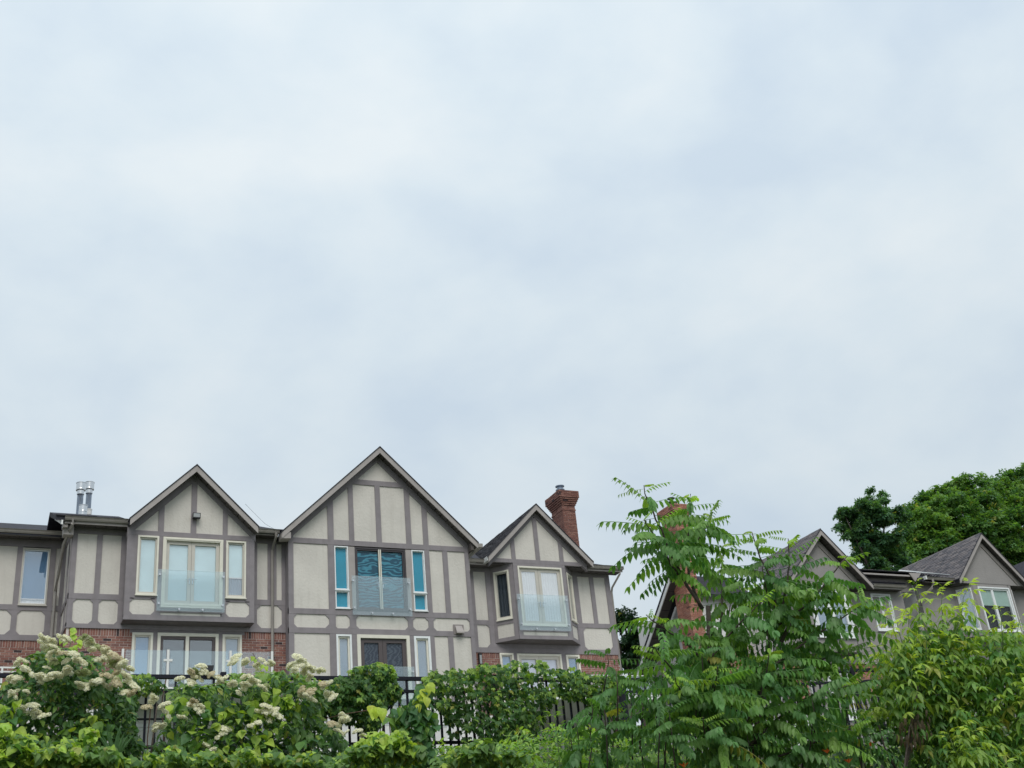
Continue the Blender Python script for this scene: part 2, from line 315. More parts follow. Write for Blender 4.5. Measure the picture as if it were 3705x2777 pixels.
BRICK = {}
def brick_mesh(kind, m):
    k = (kind, m)
    if k not in BRICK:
        L, H = (.222, .064) if kind == 's' else (.064, .205)
        BRICK[k] = MB().box(-L / 2, L / 2, -.045, .045, -H / 2, H / 2).mesh('brick', m)
    return BRICK[k]
def brickwork(F, parent, rects, soldier_top=True, m='brick', limit=290, mortar=True):
    """rects (u0,u1,z0,z1): laid in running bond from the top; nearest-to-view first as parts"""
    cells = []
    for (u0, u1, z0, z1) in rects:
        if mortar: MB().rect(F, u0, u1, z0, z1, -.10, -.007).go('mortar', 'mortar', parent)
        z = z1
        if soldier_top:
            n = max(1, round((u1 - u0) / .0745)); p = (u1 - u0) / n
            for i in range(n): cells.append(('v', u0 + (i + .5) * p, z1 - .105, (p - .0105) / .064))
            z = z1 - .214
        row = 0
        while z > z0 + .03:
            zc = z - .0375; u = u0 - (.116 if row % 2 else 0) 
            while u < u1 - .02:
                a, b = max(u, u0), min(u + .2225, u1)
                if b - a > .03: cells.append(('s', (a + b) / 2, zc, (b - a) / .222))
                u += .2335
            z -= .0755; row += 1
    cells.sort(key=lambda c: -c[2]); ang = math.atan2(F.u[1], F.u[0])
    for c in cells[:limit]:
        o = link('brick', brick_mesh('s' if c[0] == 's' else 'v', m), parent, F(c[1] + random.uniform(-.002, .002), -.045 + random.uniform(-.003, .004), c[2] + random.uniform(-.0015, .0015)))
        o.rotation_euler = (0, 0, ang); o.scale = (c[3], 1, 1)
    if cells[limit:]:
        b = MB()
        for c in cells[limit:]:
            L, H = (.222 * c[3], .064) if c[0] == 's' else (.064 * c[3], .205); dd = random.uniform(-.003, .004)
            b.rect(F, c[1] - L / 2, c[1] + L / 2, c[2] - H / 2, c[2] + H / 2, -.08, dd)
        b.go('brick_courses', m, parent)['kind'] = 'stuff'

def gable_roof(parent, xc, hw, zt, s, yf, yb, yw, hwl=None, hwr=None, board='fascia', shingles=None, slab='shingle_dark', lowback=None, nsoff=None, zmeet=None):
    """two sloping slabs, rake boards, soffit panels between rake and wall; optional shingle courses on the left plane"""
    hwl = hwl or hw; hwr = hwr or hw; t = .15
    rf = None
    for sg, h in ((-1, hwl), (1, hwr)):
        b = MB(); F = FY(0)
        pts = [(xc, zt - t), (xc + sg * h, zt - s * h - t), (xc + sg * h, zt - s * h - .012), (xc, zt - .012)]
        y2 = yb
        # slab runs back; its far end follows the valley with the low main roof
        ye = lowback if lowback else yb
        v = [(pts[0][0], yf, pts[0][1]), (pts[1][0], yf, pts[1][1]), (pts[2][0], yf, pts[2][1]), (pts[3][0], yf, pts[3][1]),
             (pts[0][0], yb, pts[0][1]), (pts[1][0], ye, pts[1][1]), (pts[2][0], ye, pts[2][1]), (pts[3][0], yb, pts[3][1])]
        b.add(v, [(0, 1, 2, 3), (7, 6, 5, 4), (0, 4, 5, 1), (1, 5, 6, 2), (2, 6, 7, 3), (3, 7, 4, 0)])
        o = b.go('roof', slab, parent); recalc(o)
        # shingle edge, then the rake board
        b = MB(); a = [(xc, zt - .030), (xc + sg * (h + .03), zt - s * (h + .03) - .030), (xc + sg * (h + .03), zt - s * (h + .03) + .006), (xc, zt + .006)]
        b.add([(x, yf - .055, z) for x, z in a] + [(x, yf + .3, z) for x, z in a], [(0, 1, 2, 3), (7, 6, 5, 4), (0, 4, 5, 1), (1, 5, 6, 2), (2, 6, 7, 3), (3, 7, 4, 0)])
        o = b.go('shingle_edge', slab, parent); recalc(o)
        a = [(xc, zt - .245), (xc + sg * h, zt - s * h - .245), (xc + sg * h, zt - s * h - .032), (xc, zt - .032)]
        b = MB().add([(x, yf - .03, z) for x, z in a] + [(x, yf + .005, z) for x, z in a], [(0, 1, 2, 3), (7, 6, 5, 4), (0, 4, 5, 1), (1, 5, 6, 2), (2, 6, 7, 3), (3, 7, 4, 0)])
        o = b.go('rake_board', board, parent); recalc(o)
        L = math.hypot(h, s * h); n = max(3, int(L / .27)); 
        for i in range(n):
            f0 = (i + .03) / n; f1 = (i + .93) / n
            z_ = lambda f: zt - s * h * f - t - .045
            a = [(xc + sg * h * f0, yf + .008, z_(f0)), (xc + sg * h * f1, yf + .008, z_(f1)), (xc + sg * h * f1, yw + .02, z_(f1)), (xc + sg * h * f0, yw + .02, z_(f0))]
            b = MB().add(a + [(x, y, z + .02) for x, y, z in a], [(0, 1, 2, 3), (7, 6, 5, 4), (0, 4, 5, 1), (1, 5, 6, 2), (2, 6, 7, 3), (3, 7, 4, 0)])
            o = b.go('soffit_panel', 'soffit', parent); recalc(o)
    if shingles:                        # courses of tabs on the left plane
        m, exp, tab, lim = shingles; L = math.hypot(hwl, s * hwl); nrow = int(L / exp); cl = []
        ca, sa = hwl / L, s * hwl / L
        for r_ in range(nrow + 1):
            d = L - (r_ + .5) * exp + .02
            if d < 0.03: continue
            f = d / L; yend = yb + ((lowback or yb) - yb) * f
            y = yf - .03 - (r_ % 2) * tab * .5 - random.uniform(0, .1)
            while y < yend:
                y0, y1 = max(y, yf - .03), min(y + tab - .012, yend)
                if y1 - y0 > .06: cl.append((d, (y0 + y1) / 2, y1 - y0))
                y += tab
        cl.sort(key=lambda c: c[1]); me = MB().box(-.5, .5, -exp * .62, exp * .62, 0, .012).mesh('shingle', m); ang = math.atan2(sa, ca); rest = MB()
        for i, (d, y, ly) in enumerate(cl):
            pos = Vector((xc - ca * d, y, zt - sa * d + .004)); Rm = Matrix.Rotation(-(ang), 4, 'Y') @ Matrix.Rotation(R(90), 4, 'Z') @ Matrix.Rotation(R(4.0), 4, 'X')
            th = random.uniform(.6, 1.6)
            if i < lim:
                o = link('shingle', me, parent, pos); o.rotation_euler = Rm.to_euler(); o.scale = (ly, 1, th)
            else:
                v = [pos + Rm @ Vector((x * ly, yy, z * th)) for z in (0, .012) for yy in (-exp * .62, exp * .62) for x in (-.5, .5)]
                rest.add(v, [(0, 2, 3, 1), (4, 5, 7, 6), (0, 1, 5, 4), (2, 6, 7, 3), (0, 4, 6, 2), (1, 3, 7, 5)])
        if rest.v: rest.go('shingle_courses', m, parent)['kind'] = 'stuff'

def eave(parent, x0, x1, yw, zg, over=.5, soff_z=None, gut='gutter_metal', n=None, ends=True):
    """gutter with rolled lip, fascia behind, soffit panels back to the wall"""
    yg = yw - over; sz = zg - .13 if soff_z is None else soff_z
    prof = [(0, 0), (.02, -.015), (.035, -.06), (.06, -.10), (.13, -.10), (.13, .012), (.122, .012), (.122, -.09), (.065, -.09), (.045, -.055), (.03, -.01), (.012, .012), (-.008, .012)]
    b = MB(); n_ = len(prof); a = [(x0, yg - .13 + y, zg + z) for y, z in prof]; c = [(x1, yg - .13 + y, zg + z) for y, z in prof]
    b.add(a + c, [(i, (i + 1) % n_, (i + 1) % n_ + n_, i + n_) for i in range(n_)])
    if ends: b.box(x0 - .004, x0, yg - .12, yg, zg - .10, zg + .01).box(x1, x1 + .004, yg - .12, yg, zg - .10, zg + .01)
    o = b.go('gutter', gut, parent); recalc(o)
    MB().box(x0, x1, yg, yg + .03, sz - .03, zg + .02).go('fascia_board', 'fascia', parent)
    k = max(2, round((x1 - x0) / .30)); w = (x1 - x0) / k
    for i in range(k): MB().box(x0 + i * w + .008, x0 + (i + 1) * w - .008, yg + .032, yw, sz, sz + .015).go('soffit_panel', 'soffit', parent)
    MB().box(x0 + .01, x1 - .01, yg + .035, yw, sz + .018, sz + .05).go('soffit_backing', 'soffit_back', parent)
def low_roof(parent, x0, x1, y0, z0, s=.40, depth=6.5, m='shingle_black', exp=.14, lim=60):
    a = [(x0, y0, z0), (x1, y0, z0), (x1, y0 + depth, z0 + s * depth), (x0, y0 + depth, z0 + s * depth)]
    b = MB().add(a + [(x, y, z - .12) for x, y, z in a], [(0, 1, 2, 3), (7, 6, 5, 4), (0, 4, 5, 1), (1, 5, 6, 2), (2, 6, 7, 3), (3, 7, 4, 0)])
    o = b.go('roof', 'shingle_dark', parent); recalc(o)
    k = math.hypot(1, s); c, d = 1 / k, s / k; ang = math.atan(s)
    me = MB().box(-.5, .5, -.09, .09, 0, .014).mesh('shingle', m); rest = MB(); cnt = 0
    for r_ in range(5 + int(depth / exp * .0)):
        x = x0 - (r_ % 2) * .15
        while x < x1:
            xa, xb = max(x, x0), min(x + .30, x1)
            if xb - xa > .05:
                dd = -.02 + (r_ + .5) * exp; pos = Vector(((xa + xb) / 2, y0 + c * dd, z0 + d * dd + .006))
                if cnt < lim:
                    o = link('shingle', me, parent, pos); o.rotation_euler = (ang - R(3.5), 0, 0); o.scale = (xb - xa, 1, random.choice((.7, 1, 1, 1.9))); cnt += 1
                else:
                    M_ = Matrix.Rotation(ang - R(3.5), 4, 'X'); th = random.choice((.7, 1, 1.9))
                    rest.add([pos + M_ @ Vector((xx * (xb - xa), yy, z * th)) for z in (0, .014) for yy in (-.09, .09) for xx in (-.5, .5)], [(0, 2, 3, 1), (4, 5, 7, 6), (0, 1, 5, 4), (2, 6, 7, 3), (0, 4, 6, 2), (1, 3, 7, 5)])
            x += .305
    if rest.v: rest.go('shingle_courses', m, parent)['kind'] = 'stuff'

def downpipe(parent, pts, w=.075, m='gutter_metal'):
    b = MB(); b.tube(pts, w * .62, 4); o = b.go('downpipe', m, parent); return o

def chimney(parent, x0, x1, y0, y1, z0, courses_top, zt, m='brick_chimney', limit=290):
    """brick stack with corbelled head; every face laid in courses"""
    ch = MB().box(x0 + .015, x1 - .015, y0 + .015, y1 - .015, z0, zt - .36); 
    for k in range(5): ch.box(x0 + .02 - .033 * k, x1 - .02 + .033 * k, y0 + .02 - .033 * k, y1 - .02 + .033 * k, zt - .62 + k * .0755, zt - .02)
    ch = ch.go('chimney', 'mortar', parent)
    cells = []; row = 0; z = zt
    while z > z0:
        k = row
        if k <= 3: e_ = .165                        # plain head courses
        elif k <= 8: e_ = .165 - .033 * (k - 3)     # stepped corbel
        elif k == 10: e_ = .018
        else: e_ = 0
        X0, X1, Y0, Y1 = x0 - e_, x1 + e_, y0 - e_, y1 + e_
        for face in range(4):
            a0, a1 = ((X0, X1), (Y0, Y1), (X0, X1), (Y0, Y1))[face]; u = a0 - (.116 if (row + face) % 2 else 0)
            while u < a1 - .02:
                a, b = max(u, a0), min(u + .2225, a1)
                if b - a > .03: cells.append((face, (a + b) / 2, b - a, z - .0375, (Y0, X0, Y1, X1)[face]))
                u += .2335
        z -= .0755; row += 1
    vis = [c for c in cells if c[0] in (0, 1)][:limit]; vs = set(map(id, vis)); rest = MB()
    for c in cells:
        face, u, L, zc, pl = c; j = random.uniform(-.004, .005); sg = 1 if face in (0, 1) else -1
        if id(c) in vs:
            p = (u, pl + .045 + j, zc) if face == 0 else (pl + .045 + j, u, zc)
            o = link('brick', brick_mesh('s', m), ch, p); o.rotation_euler = (0, 0, 0 if face == 0 else R(90)); o.scale = (L / .222, 1, 1)
            o.location = Vector(p)
        else:
            q0, q1 = sorted((pl - sg * j, pl + sg * .09))
            if face % 2 == 0: rest.box(u - L / 2, u + L / 2, q0, q1, zc - .032, zc + .032)
            else: rest.box(q0, q1, u - L / 2, u + L / 2, zc - .032, zc + .032)
    if rest.v: rest.go('brick_courses', m, ch)['kind'] = 'stuff'
    MB().box(x0 - .12, x1 + .12, y0 - .12, y1 + .12, zt - .02, zt + .012).go('chimney_crown', 'concrete', ch)
    return ch

def walls(parent, x0, x1, y0, y1, z0, z1, m='lower_wall'):   # the plain body behind the dressed front
    MB().box(x0, x1, y0, y1, z0, z1).go('wall', m, parent)

G = 4.4        # ground level at the houses
GRP = 'houses of the mock Tudor terrace'
# ------------------------------------------------------------------ ground
def ground_z(x, y):
    if y < 8: return -1.6 + max(0, y - 2) * .22
    if y < 15.2: return -.28 + (y - 8) * .40
    return min(G, 2.6 + max(0, y - 17.5) * .14)
b = MB(); xs = [-900, -300, -120] + list(np.linspace(-40, 90, 53)) + [200, 500, 900]; ys = [-600, -200, -60, -20] + list(np.linspace(-8, 70, 79)) + [120, 300, 900]
nx = len(xs); b.v = [(x, y, ground_z(x, y) + (random.uniform(-.05, .05) if 3 < y < 15 else 0)) for y in ys for x in xs]
b.f = [(j * nx + i, j * nx + i + 1, (j + 1) * nx + i + 1, (j + 1) * nx + i) for j in range(len(ys) - 1) for i in range(nx - 1)]
o = b.go('ground', 'soil'); o['kind'] = 'structure'
def lawn(x0, x1, y0, y1, name, m):
    b = MB(); b.v = [(x, y, ground_z(x, y) + .03) for y in np.linspace(y0, y1, 24) for x in np.linspace(x0, x1, 12)]
    b.f = [(j * 12 + i, j * 12 + i + 1, (j + 1) * 12 + i + 1, (j + 1) * 12 + i) for j in range(23) for i in range(11)]
    o = b.go(name, m); o['kind'] = 'structure'
mat('grass', (.05, .09, .025), .9, (30, .03), (3, .3))
lawn(-25, 70, 16.6, 34, 'lawn', 'grass')
mat('asphalt', (.05, .05, .052), .9, (60, .004), (4, .15))
lawn(-60, 90, -9, 1.5, 'road', 'asphalt')

# ================================================================== HOUSE at the left edge (partly out of frame)
h = thing('house', 'recessed half-timbered brick house cut off by the left edge, one tall pale-blue window', 'house', (0, 38, G), GRP)
F = FY(38)
walls(h, -3, 3.2, 38.25, 46, G, 13.5, 'lower_wall')
timbers(F, h, [(-3, 3.2, 13.04, 13.31), (-3, 3.2, 11.02, 11.19), (-3, 3.2, 10.09, 10.26), (1.79, 1.955, 10.2, 13.1, -.004), (2.745, 2.92, 10.2, 13.1, -.004), (3.10, 3.2, 10.2, 13.1, -.004), (.70, .88, 10.2, 13.1, -.004)])
panels(F, h, [(.86, 1.81, 11.15, 13.07), (-3, .72, 11.15, 13.07), (2.90, 3.12, 11.15, 13.07), (2.90, 3.12, 10.24, 11.04), (-3, .72, 10.2, 11.05)])
octo(F, h, .90, 1.78, 10.26, 11.02, .17); octo(F, h, 1.93, 2.76, 10.26, 11.02, .17)
window(F, h, 1.95, 2.75, 11.19, 13.0, 'sash', 'frame_white', .035, .03, 'blind_blue', 11.42, 'curtain_white', dcase=.05)
brickwork(F, h, [(.2, 3.2, 8.3, 10.09)], limit=280)
brickwork(F, h, [(-3, .2, 7.4, 10.09)], limit=0)
panels(F, h, [(-3, 3.2, G, 8.3)], m='lower_wall')
eave(h, -3, 3.0, 38, 13.40, .45); low_roof(h, -3, 3.2, 37.5, 13.36)
MB().box(-3, 1.9, 34.6, 37.9, 7.35, 7.6).go('deck', 'deck_wood', h)
r_ = MB(); r_.box(-3, 1.9, 34.48, 34.52, 8.40, 8.44).box(-3, 1.9, 34.48, 34.52, 8.29, 8.32)
for x in (-2.5, -1.2, .15, 1.53): r_.box(x - .025, x + .025, 34.475, 34.525, 7.6, 8.44)
r_.go('railing', 'white_paint', h)

# ================================================================== HOUSE with square oriel and 45 degree gable
h = thing('house', 'half-timbered house with projecting rectangular bay, cream french doors, three steel flues on its roof', 'house', (6.4, 36, G), GRP)
F = FY(36)
walls(h, 3.22, 9.70, 36.25, 46, G, 13.1)
Fs = Frame(3.2, 46, 0, -1)             # left flank, seen edge on
timbers(Fs, h, [(0, 10, 13.0, 13.2), (0, 10, 10.83, 11.0), (0, 10, 9.96, 10.12), (9.87, 10, 10, 13.1, -.004), (9.2, 9.35, 10, 13.1, -.004), (8.1, 8.25, 10, 13.1, -.004)])
panels(Fs, h, [(0, 8.12, 10, 13.1), (8.2, 9.22, 10, 13.1), (9.33, 9.9, 10, 13.1)])
brickwork(Fs, h, [(7.9, 10, 7.4, 9.96)], limit=0); panels(Fs, h, [(0, 7.9, G, 9.96)], m='lower_wall')
timbers(F, h, [(3.2, 9.71, 12.86, 13.08), (3.2, 9.71, 10.83, 11.0), (3.2, 9.71, 9.96, 10.09, .01), (3.2, 3.34, 10.05, 12.9, -.004), (3.90, 4.06, 10.05, 12.9, -.004), (4.61, 4.80, 10.05, 12.9, -.004),
               (8.50, 8.78, 10.05, 12.9, -.004), (9.12, 9.40, 10.95, 12.9, -.004), (9.57, 9.71, 10.05, 12.9, -.004)])
panels(F, h, [(3.32, 3.92, 10.98, 12.88), (4.04, 4.63, 10.98, 12.88), (8.76, 9.14, 10.98, 12.88), (9.38, 9.59, 10.98, 12.88)])
octo(F, h, 3.33, 3.90, 10.09, 10.83, .14); octo(F, h, 4.05, 4.62, 10.09, 10.83, .14); octo(F, h, 8.78, 9.56, 10.09, 10.83, .17)
timbers(F, h, [(4.75, 8.55, 9.96, 10.22, -.01)])
# the oriel
B = FY(35.5)
by = MB().box(4.75, 8.53, 35.82, 36.2, 10.13, 13.15).go('bay', 'timber', h)
MB().box(4.71, 8.57, 35.50, 36.0, 10.095, 10.125).go('bay_underside', 'soffit', h)
xc = 6.64
MB().prism(B, [(4.71, 12.7), (8.57, 12.7), (8.57, 12.85), (xc, 14.77), (4.71, 12.85)], -.3, -.09).go('wall', 'timber', h)
timbers(B, h, [(4.71, 8.57, 12.73, 12.88), (4.71, 8.57, 10.11, 10.27), (4.71, 4.87, 10.2, 12.8, -.004), (8.42, 8.57, 10.2, 12.8, -.004), (4.85, 5.02, 10.74, 12.8, -.008), (8.30, 8.43, 10.74, 12.8, -.008),
               (5.59, 5.765, 10.2, 12.8, -.004), (7.57, 7.70, 10.2, 12.8, -.004), (4.85, 5.62, 10.74, 10.87, -.007), (7.66, 8.45, 10.74, 10.87, -.007), (5.74, 7.60, 10.36, 10.53, -.007),
               (5.60, 5.77, 12.8, 13.75, -.004), (6.58, 6.75, 12.8, 14.6, -.004), (7.57, 7.72, 12.8, 13.75, -.004)])
rakes(B, h, xc + .03, 14.62, .985, 1.97, 1.93, .30)
panels(B, h, [[(4.80, 12.80), (5.62, 12.80), (5.62, 13.66), (4.80, 12.86)], [(5.75, 12.80), (6.60, 12.80), (6.60, 14.62), (5.75, 13.80)],
              [(6.73, 12.80), (7.59, 12.80), (7.59, 13.80), (6.73, 14.62)], [(7.70, 12.80), (8.50, 12.80), (8.50, 12.90), (7.70, 13.66)], (5.74, 7.55, 10.25, 10.38)])
octo(B, h, 4.86, 5.59, 10.27, 10.74, .14); octo(B, h, 7.69, 8.42, 10.27, 10.74, .14)
window(B, h, 5.02, 5.64, 10.87, 12.72, cw=.055, sw=.04)
window(B, h, 7.68, 8.30, 10.87, 12.70, cw=.055, sw=.04, blind_z=11.55, lower='blind_slate')
w = window(B, h, 5.76, 7.58, 10.53, 12.70, cw=.10, sw=.10, split=[6.63], blind_z=10.76, lower='blind_slate', name='french_door', dcase=.085, reveal=.06)
MB().ring(B, 5.80, 7.54, 10.56, 12.66, .03, .085, .10).go('trim', 'frame_cream', w)
lever(B, w, 6.585, 11.38, -1, .01); lever(B, w, 6.675, 11.38, 1, .01)
juliet(B, h, 5.62, 7.63, 10.36, 11.62, [(5.68, 11.47), (7.58, 11.47), (5.68, 10.58), (7.57, 10.58), (6.28, 10.42), (6.97, 10.42)], .16)
gable_roof(h, xc, 1.93, 15.03, .985, 35.1, 41.9, 35.5, hwl=1.93, hwr=1.95, lowback=37)
fl = MB().box(6.60, 6.84, 35.30, 35.42, 13.33, 13.50).box(6.70, 6.74, 35.42, 35.49, 13.36, 13.44).go('floodlight', 'lamp_black', h)
MB().box(6.62, 6.82, 35.292, 35.299, 13.355, 13.475).go('lens', 'lamp_glass', fl)
eave(h, 2.90, 4.72, 36, 13.18, .45, soff_z=13.03); eave(h, 8.60, 9.36, 36, 13.14, .45, soff_z=13.02)
low_roof(h, 2.64, 4.75, 35.5, 13.20, s=.41, depth=2.6, lim=40)
MB().add([(2.64, 38.1, 14.266), (4.75, 38.1, 14.266), (4.75, 45, 11.5), (2.64, 45, 11.5), (2.64, 38.1, 14.15), (4.75, 38.1, 14.15), (4.75, 45, 11.4), (2.64, 45, 11.4)], [(0, 1, 2, 3), (7, 6, 5, 4), (0, 4, 5, 1), (1, 5, 6, 2), (2, 6, 7, 3), (3, 7, 4, 0)]).go('roof', 'shingle_dark', h); low_roof(h, 8.55, 9.75, 35.5, 13.14, lim=20)
# left verge of the roof: white board, boxed return and dark underside
o = MB().add([(2.80, 35.45, 13.06), (2.80, 38.1, 14.13), (2.80, 38.1, 14.02), (2.80, 35.45, 12.92), (2.845, 35.45, 13.06), (2.845, 38.1, 14.13), (2.845, 38.1, 14.02), (2.845, 35.45, 12.92)], [(0, 1, 2, 3), (7, 6, 5, 4), (0, 4, 5, 1), (3, 2, 6, 7), (0, 3, 7, 4), (1, 5, 6, 2)]).go('verge_board', 'white_paint', h); recalc(o)
MB().add([(3.22, 36.1, 12.9), (3.22, 38.1, 12.9), (3.22, 38.1, 14.1), (3.22, 36.1, 13.28), (3.6, 36.1, 12.9), (3.6, 38.1, 12.9), (3.6, 38.1, 14.1), (3.6, 36.1, 13.28)], [(0, 1, 2, 3), (7, 6, 5, 4), (0, 4, 5, 1), (1, 5, 6, 2), (2, 6, 7, 3), (3, 7, 4, 0)]).go('wall', 'timber', h)
MB().add([(2.66, 35.5, 13.06), (3.22, 35.5, 13.06), (3.22, 38.1, 14.11), (2.66, 38.1, 14.11), (2.66, 35.5, 13.075), (3.22, 35.5, 13.075), (3.22, 38.1, 14.13), (2.66, 38.1, 14.13)], [(0, 1, 2, 3), (7, 6, 5, 4), (0, 4, 5, 1), (1, 5, 6, 2), (2, 6, 7, 3), (3, 7, 4, 0)]).go('soffit_panel', 'soffit', h)
MB().box(2.86, 3.0, 35.60, 35.9, 12.90, 13.02).go('eave_return', 'fascia', h)
MB().box(2.9, 3.19, 35.75, 36.1, 12.72, 13.0).go('eave_return', 'fascia', h)
downpipe(h, [(3.12, 35.42, 13.1), (3.12, 35.44, 12.95), (2.98, 36.3, 12.6), (2.98, 37.2, 12.0), (2.98, 37.85, 11.6), (2.98, 37.85, 7.5)])
downpipe(h, [(9.26, 35.43, 13.05), (9.26, 35.45, 12.92), (9.25, 35.9, 12.62), (9.25, 35.9, 7.5)])
# ground and first floor openings
window(F, h, 5.06, 5.66, 7.85, 9.86, cw=.07, sw=.04, blind='blind_blue'); window(F, h, 7.72, 8.31, 7.85, 9.86, cw=.07, sw=.04, blind='blind_slate')
w = window(F, h, 5.79, 7.60, 7.80, 9.87, cw=.09, sw=.08, split=[6.67], blind='curtain_dark', sash='door_brown', name='french_door')
MB().rect(F, 6.62, 6.72, 7.85, 9.79, -.05, .03).go('mullion', 'frame_cream', w)
timbers(F, h, [(5.655, 5.795, 7.8, 9.97, -.01), (7.595, 7.725, 7.8, 9.97, -.01), (5.0, 8.4, 9.86, 9.97, -.02)])
brickwork(F, h, [(3.2, 5.065, 7.75, 9.96), (8.31, 9.71, 7.75, 9.96)], limit=295)
MB().box(4.45, 9.1, 33.75, 36, 7.62, 7.75).go('deck', 'white_paint', h)
for x in (4.6, 6.7, 8.9): MB().box(x - .06, x + .06, 33.9, 34.02, G, 7.62).go('deck_post', 'white_paint', h)
for i, x in enumerate((4.53, 5.75, 7.49, 8.69)):
    p = MB().box(x - .032, x + .032, 33.78, 33.83, 7.75, 8.80).go('railing_post', 'white_paint', h)
    for sg in (-1, 1):
        if (i, sg) in ((0, -1), (3, 1)): continue
        for z in (8.50, 8.0): MB().box(min(x + sg * .025, x + sg * .12), max(x + sg * .025, x + sg * .12), 33.77, 33.84, z - .03, z + .03).go('clamp', 'white_paint', p)
for a, b_ in ((4.60, 5.69), (5.81, 7.43), (7.55, 8.63)): MB().box(a, b_, 33.80, 33.814, 7.85, 8.78).go('glass_panel', 'rail_glass', h)
panels(F, h, [(3.2, 9.71, G, 7.62)], m='lower_wall')
window(F, h, 5.0, 7.0, 4.9, 7.2, 'frame_white', 'frame_white', .1, .07, 'blind_slate', split=[6.0], name='patio_door'); window(F, h, 7.6, 8.6, 5.6, 7.2, 'frame_white', 'frame_white', .08, .06, 'blind_pale')
# flues
def flue(x, y, z0, z1, r, cap_r, cap_h, lab=None, m='galvanised'):
    f = MB().lathe(x, y, [(r * 1.7, z0), (r * 1.02, z0 + .16), (r, z0 + .17), (r, z1 - cap_h + .02)], 20).go('flue_pipe', m, h, lab, smooth=True)
    MB().lathe(x, y, [(r * 1.18, z1 - cap_h - .13), (r * 1.18, z1 - cap_h + .02), (cap_r, z1 - cap_h + .02), (cap_r * 1.03, z1 - cap_h + .05), (cap_r, z1 - cap_h + .07), (cap_r, z1 - .03), (cap_r * 1.06, z1 - .02), (cap_r * 1.06, z1), (.01, z1 + .01)], 24).go('cowl', 'steel' if m == 'galvanised' else m, f, smooth=False)
flue(3.79, 41, 12.95, 16.50, .105, .163, .30, 'taller steel flue pipe, left'); flue(4.17, 42, 12.6, 16.95, .10, .16, .30, 'tall steel flue pipe, right')
flue(3.67, 38.5, 14.0, 14.72, .11, .13, .27, 'short steel flue pipe in front'); flue(4.02, 40, 13.4, 15.16, .07, .085, .06, 'white roof vent stub', 'flue_white')

# ================================================================== HOUSE with the big centre gable
h = thing('house', 'tallest house, broad half-timbered gable, teal screened balcony doors between bright blue sidelights', 'house', (12.8, 35.6, G), GRP)
F = FY(35.6); xc = 12.80
walls(h, 9.70, 15.95, 35.85, 46, G, 13.1)
MB().prism(F, [(9.68, 13.0), (15.95, 13.0), (xc, 16.0)], -.30, -.09).go('wall', 'timber', h)
Fs = Frame(9.68, 46, 0, -1)
timbers(Fs, h, [(0, 10.4, G, 13.1, 0)], d=-.005)
timbers(F, h, [(9.68, 15.95, 12.80, 12.975), (9.68, 15.95, 10.47, 10.645), (9.68, 15.95, 9.86, 10.035), (9.68, 9.845, 4.6, 13.1, -.004), (15.81, 15.95, 4.6, 13.05, -.004), (10.985, 11.195, 7.6, 12.95, -.004), (14.34, 14.515, 7.6, 12.95, -.004),
               (14.995, 15.175, 10.6, 12.9, -.006), (14.995, 15.175, 7.6, 9.9, -.006),
               (11.00, 11.20, 12.9, 14.45, -.004), (11.73, 11.90, 12.9, 15.1, -.004), (12.675, 12.855, 12.9, 15.1, -.004), (13.725, 13.91, 12.9, 15.1, -.004), (14.335, 14.52, 12.9, 14.45, -.004), (11.86, 13.76, 14.985, 15.165, -.002),
               (11.66, 11.87, 10.04, 10.5, -.004), (13.63, 13.80, 10.04, 10.5, -.004), (11.68, 11.875, 7.7, 9.9, -.006), (13.635, 13.795, 7.7, 9.9, -.006)])
rakes(F, h, xc, 15.86, .955, 3.12, 3.15, .26)
panels(F, h, [[(9.84, 12.95), (11.02, 12.95), (11.02, 14.16), (9.84, 13.06)], [(11.18, 12.95), (11.75, 12.95), (11.75, 14.9), (11.18, 14.35)], (11.88, 12.70, 12.95, 15.0), (12.83, 13.75, 12.95, 15.0),
              [(13.89, 12.95), (14.35, 12.95), (14.35, 14.42), (13.89, 14.86)], [(14.50, 12.95), (15.85, 12.95), (14.50, 14.24)], [(12.0, 15.14), (13.6, 15.14), (12.8, 15.9)],
              (9.83, 11.0, 10.62, 12.82), (14.50, 15.01, 10.62, 12.82), (15.16, 15.83, 10.62, 12.82), (9.83, 11.0, 7.6, 9.88), (14.50, 15.01, 7.6, 9.88), (15.16, 15.83, 7.6, 9.88)])
for a in ((9.83, 10.965), (11.13, 11.68), (11.85, 13.63), (13.79, 14.34), (14.50, 15.835)): octo(F, h, a[0], a[1], 10.035, 10.47, .15)
# balcony door group
for u0, u1, m in ((11.20, 11.665, 0), (13.87, 14.33, 1)):
    window(F, h, u0, u1, 11.30, 12.765, 'frame_white', 'frame_white', .035, .012, 'blind_cyan', dcase=.04, pane='pane_clear'); window(F, h, u0, u1, 10.69, 11.27, 'frame_white', 'frame_white', .035, .012, 'blind_cyan', dcase=.04, pane='pane_clear')
MB().rect(F, 11.67, 11.885, 10.66, 12.76, -.1, .045).go('jamb_board', 'fascia', h); MB().rect(F, 13.655, 13.865, 10.66, 12.76, -.1, .045).go('jamb_board', 'fascia', h)
w = window(F, h, 11.89, 13.65, 10.66, 12.77, 'dark_frame', 'dark_frame', .05, .045, 'screen_teal', split=[12.76], name='french_door', dcase=.02, reveal=.0, pane='pane_clear')
MB().rect(F, 12.71, 12.745, 10.7, 12.72, -.03, .03).rect(F, 12.765, 12.80, 10.7, 12.72, -.03, .028).go('mullion', 'frame_cream', w)
lever(F, w, 12.69, 11.55, -1, .0); lever(F, w, 12.83, 11.55, 1, .0)
